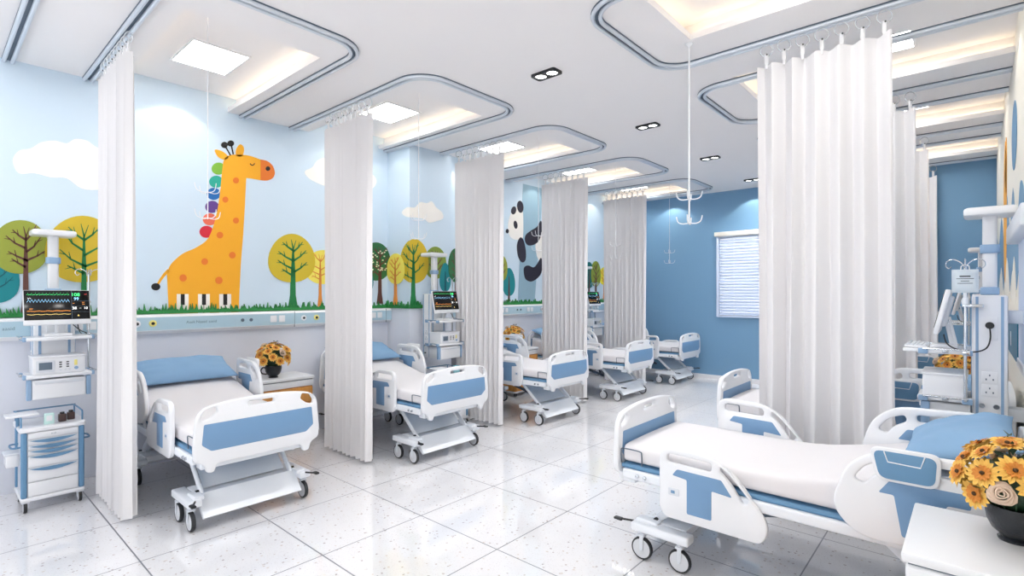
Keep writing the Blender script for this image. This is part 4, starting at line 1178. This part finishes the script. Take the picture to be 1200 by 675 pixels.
# keyboard on the right column, pole bag
e = empty('keyboard', 'white keyboard on the shelf of the right wall column', 'keyboard', (XR - .54, 4.47, 1.341), 0)
MB().box((0, 0, .008), (.12, .36, .014), .005, Matrix.Rotation(math.radians(3), 3, 'Y')).build('keyboard_base', 'plastic', e)
mb = MB()
for i in range(5):
    for j in range(14): mb.box((-.044 + i * .022, -.165 + j * .0255, .018 - .0015 * (i - 2)), (.017, .020, .007), .002)
mb.build('keys', 'plastic_dim', e)
MB().box2((.525, -.20, 1.317), (.605, .20, 1.340), .006).build('keyboard_tray', 'plastic', col_all[3])
def make_bag():
    e = empty('infusion_bag', '', 'infusion bag')
    mb = MB(); n = 10; A, B = [], []
    for i in range(n + 1):
        a, b = [], []
        for j in range(n + 1):
            u = -1 + 2 * i / n; v = -1 + 2 * j / n; t = .022 * (max(0, 1 - u ** 4) * max(0, 1 - v ** 4)) ** .5
            a.append(mb.bm.verts.new((u * .062, -t, -.08 + v * .07))); b.append(mb.bm.verts.new((u * .062, t, -.08 + v * .07)))
        A.append(a); B.append(b)
    for g, f_ in ((A, 1), (B, -1)):
        for i in range(n):
            for j in range(n): mb.bm.faces.new((g[i][j], g[i + 1][j], g[i + 1][j + 1], g[i][j + 1])[::f_])
    mb.build('pouch', 'bag', e, 60)
    mb = MB()
    for k, w in enumerate((.05, .08, .04, .07)): mb.box((0, -.0235, -.052 - k * .014), (w, .001, .007 if k == 0 else .003)); mb.box((0, .0235, -.052 - k * .014), (w, .001, .007 if k == 0 else .003))
    mb.build('printed_lines', 'black', e, 0)
    mb = MB(); mb.cyl((0, 0, -.15), (0, 0, -.185), .010, 12); mb.lathe([(.012, -.225), (.017, -.215), (.017, -.19), (.012, -.182)], (0, 0, 0), 14); mb.tube([(0, 0, -.22), (.005, .0, -.32), (.0, .02, -.42)], .003, 6); mb.build('drip_chamber', 'clear', e)
    mb = MB(); mb.tube([(-.02, 0, -.012), (-.018, 0, .01), (0, 0, .02), (.018, 0, .01), (.02, 0, -.012)], .003, 6); mb.build('hanging_loop', 'clear_white', e)
    return e
bg = make_bag()
place_all(bg, [((XR - .295, 4.47 - .222 - .082, 1.85), 0, 'clear printed infusion bag hanging on the nearest right column pole'),
               ((XR - .295, 8.33 - .222 - .082, 1.85), 0, 'clear infusion bag on the far right column pole')], 'infusion bags')

# ------------------------------------------------------------------ drawer trolley
def make_trolley():
    """front faces +x, centred"""
    e = empty('medical_trolley', '', 'medical trolley'); X0, X1, W = -.20, .20, .185
    MB().box2((X0, -W + .01, .115), (X1 - .01, W - .01, .620), .004).build('trolley_body', 'plastic', e)
    for s in (-1, 1):
        mb = MB(); mb.box((X1 - .012, s * (W - .012), .367), (.040, .036, .505), .012)
        mb.box((X1 - .012 + .019, s * (W - .020), .367), (.004, .005, .49)); mb.build('corner_post', 'deck', e)
        mb = MB(); mb.box((X0 + .015, s * (W - .010), .367), (.030, .030, .505), .010); mb.build('rear_post', 'deck', e)
    MB().box2((X0 - .015, -W - .010, .085), (X1 + .012, W + .010, .118), .012).build('base_tray', 'plastic', e)
    MB().shape([rounded(rect(X0 - .02, -W - .018, X1 + .018, W + .018), .035, 5)], .035, .010, XY, (0, 0, .637)).build('trolley_top', 'plastic', e)
    zs = [(.565, .615, 0), (.520, .560, 1), (.482, .516, 1), (.440, .478, 1), (.345, .436, 1), (.235, .341, 1), (.122, .231, 0)]
    for z0, z1, g in zs:
        d = MB().box2((X1 - .012, -W + .034, z0 + .002), (X1 + .006, W - .034, z1 - .002), .003).build('drawer', 'plastic', e)
        if g:
            pts = [(-.140, z1 - .006), (.140, z1 - .006)] + [(.140 - .28 * k / 12, z1 - .008 - .026 * math.sin(PI * k / 12)) for k in range(1, 12)]
            MB().shape([pts], .016, .003, YZ, (X1 + .010, 0, 0)).build('drawer_handle', 'deck', d)
        elif z0 > .5:
            MB().text('BLLB', .014, Matrix.Translation((X1 + .0065, 0, .590)) @ Matrix(((0, 0, 1, 0), (1, 0, 0, 0), (0, 1, 0, 0), (0, 0, 0, 1))), .0006).build('lettering', 'grey_text', d, 0)
    mb = MB(); z = .655
    mb.tube(smooth_path([(X1 - .05, W, z), (X1 - .05, W, z + .065), (X1 - .10, W, z + .075), (X0 + .02, W, z + .075), (X0, W - .02, z + .075), (X0, -W + .02, z + .075), (X0 + .02, -W, z + .075), (X1 - .10, -W, z + .075), (X1 - .05, -W, z + .065), (X1 - .05, -W, z)], 4), .006, 8)
    for s in (-1, 1): mb.cyl((X0 + .01, s * W, z), (X0 + .01, s * W, z + .075), .006, 8)
    mb.build('guard_rail', 'deck', e)
    for s in (-1, 1):
        mb = MB(); mb.tube(smooth_path([(-.02, s * W, .50), (-.02, s * (W + .045), .50), (.05, s * (W + .055), .50), (.13, s * (W + .045), .50), (.13, s * W, .50)], 4), .007, 8); mb.build('side_handle', 'deck', e)
    # side bin and raised side tray
    b = MB().box2((.02, -W - .085, .36), (.15, -W - .008, .455), .008).build('side_bin', 'plastic', e)
    MB().box2((.012, -W - .095, .452), (.158, -W - .004, .468), .004).build('bin_lid', 'plastic_dim', b)
    t = MB().box2((-.02, -W - .085, .735), (.15, -W + .105, .752), .005).build('side_tray', 'plastic', e)
    mb = MB(); mb.tube([(.05, -W - .01, .60), (.05, -W - .01, .736)], .011, 8); mb.build('tray_post', 'deck', t)
    for sx in (X0 + .04, X1 - .02):
        for s in (-1, 1):
            y = s * (W - .02); f = MB(); f.box((sx, y, .082), (.05, .05, .014), .005); f.box((sx, y - s * .017, .062), (.03, .006, .05), .003)
            c = f.build('caster', 'plastic_dim', e)
            MB().lathe([(.034, -.011), (.041, -.010), (.043, 0), (.041, .010), (.034, .011)], (sx, y, .043), 22, 'y').build('tyre', 'tyre', c)
            MB().lathe([(.006, -.014), (.035, -.012), (.035, .012), (.006, .014)], (sx, y, .043), 22, 'y').build('wheel', 'hub', c)
    return e
tr_ = make_trolley()
place_all(tr_, [((-5.66, .70, 0), 0, 'white and blue drawer trolley on wheels at the lower left'), ((-5.10, 4.50, 0), 0, 'white and blue drawer trolley in front of the pier')], 'drawer trolleys')
def bottle(nm, loc, m, lab, h=.075, w=.05, box=False):
    e = empty(nm, lab, 'box' if box else 'bottle', loc)
    if box:
        MB().box((0, 0, h / 2), (w * .5, w, h), .003).build('carton', m, e); MB().box((w * .26, 0, h * .55), (.001, w * .6, h * .5)).build('label_panel', 'plastic', e, 0)
    else:
        MB().shape([rounded(rect(-w / 2, -w / 2, w / 2, w / 2), .012, 4)], h * .8, .006, XY, (0, 0, h * .4)).build('bottle_body', m, e)
        mb = MB(); mb.cyl((0, 0, h * .78), (0, 0, h), w * .3, 16); mb.build('cap', 'black', e)
    return e
bottle('medicine_box', (-5.52, .68, .655), 'box_mint', 'mint green carton on top of the lower left trolley', .085, .06, True)
bottle('medicine_bottle', (-5.56, .765, .655), 'bottle_brown', 'dark brown bottle on the lower left trolley, next to the mint carton')
bottle('medicine_bottle', (-5.60, .825, .655), 'bottle_brown', 'dark brown bottle on the lower left trolley, right of the other bottle')
mb = MB(); mb.lathe([(.001, 0), (.04, 0), (.048, .10), (.044, .10), (.037, .006), (.001, .006)], (-5.02, 4.60, .655), 24); tag(mb.build('steel_cup', 'cup_teal', None), 'pale teal cup on the trolley in front of the pier', 'cup')

# ------------------------------------------------------------------ lights
def spot(loc, target, power, size=110, blend=.2, col=(1, .93, .80), r=.02):
    l = bpy.data.lights.new('wall_washer', 'SPOT'); l.energy = power; l.spot_size = math.radians(size); l.spot_blend = blend; l.color = col; l.shadow_soft_size = r
    o = bpy.data.objects.new('wall_washer', l); C.objects.link(o); o.location = loc
    o.rotation_euler = (Vector(target) - Vector(loc)).to_track_quat('-Z', 'Y').to_euler(); return o
SP = 6.5
for y in (-.2, 1.70, 3.62, 5.55, 7.5, 9.45):
    spot((XL + .26, y, HU - .05), (XL + .20, y, 0), SP)
for y in (5.4, 7.35, 9.3): spot((XR - .26, y, HU - .05), (XR - .20, y, 0), SP * .8)
for x in (-4.65, -3.05, -1.4): spot((x, YB - .26, H - .03), (x, YB - .20, 0), SP * 2.4)
spot((-5.85, PY0 - .2, H - .03), (-5.85, PY0 - .16, 0), SP * .25)
for i in range(5): spot((-2.87, 1.77 + 1.95 * i, H - .03), (-2.87, 1.77 + 1.95 * i, 0), 95, 160, .8, (1, .98, .96), .05)

w = bpy.data.worlds.new('World'); sc.world = w; w.use_nodes = True
bgn = w.node_tree.nodes['Background']; bgn.inputs[0].default_value = (.97, .98, 1, 1); bgn.inputs[1].default_value = 2.3

# ------------------------------------------------------------------ camera
cam = bpy.data.cameras.new('camera'); co = bpy.data.objects.new('camera', cam); C.objects.link(co)
co.location = (0, 0, CAMZ); co.rotation_euler = (PI / 2, 0, TH)
cam.sensor_width = 36; cam.lens = FX / 1200 * 36; cam.shift_y = (HOR - 337.5) / 1200; cam.clip_start = .05
sc.camera = co
vs = sc.view_settings; vs.view_transform = 'Standard'; vs.look = 'None'; vs.gamma = 1; vs.exposure = 0.15; vs.use_curve_mapping = False
sc.cycles.max_bounces = 10; sc.cycles.diffuse_bounces = 7; sc.cycles.transparent_max_bounces = 12
sc.cycles.sample_clamp_indirect = 6
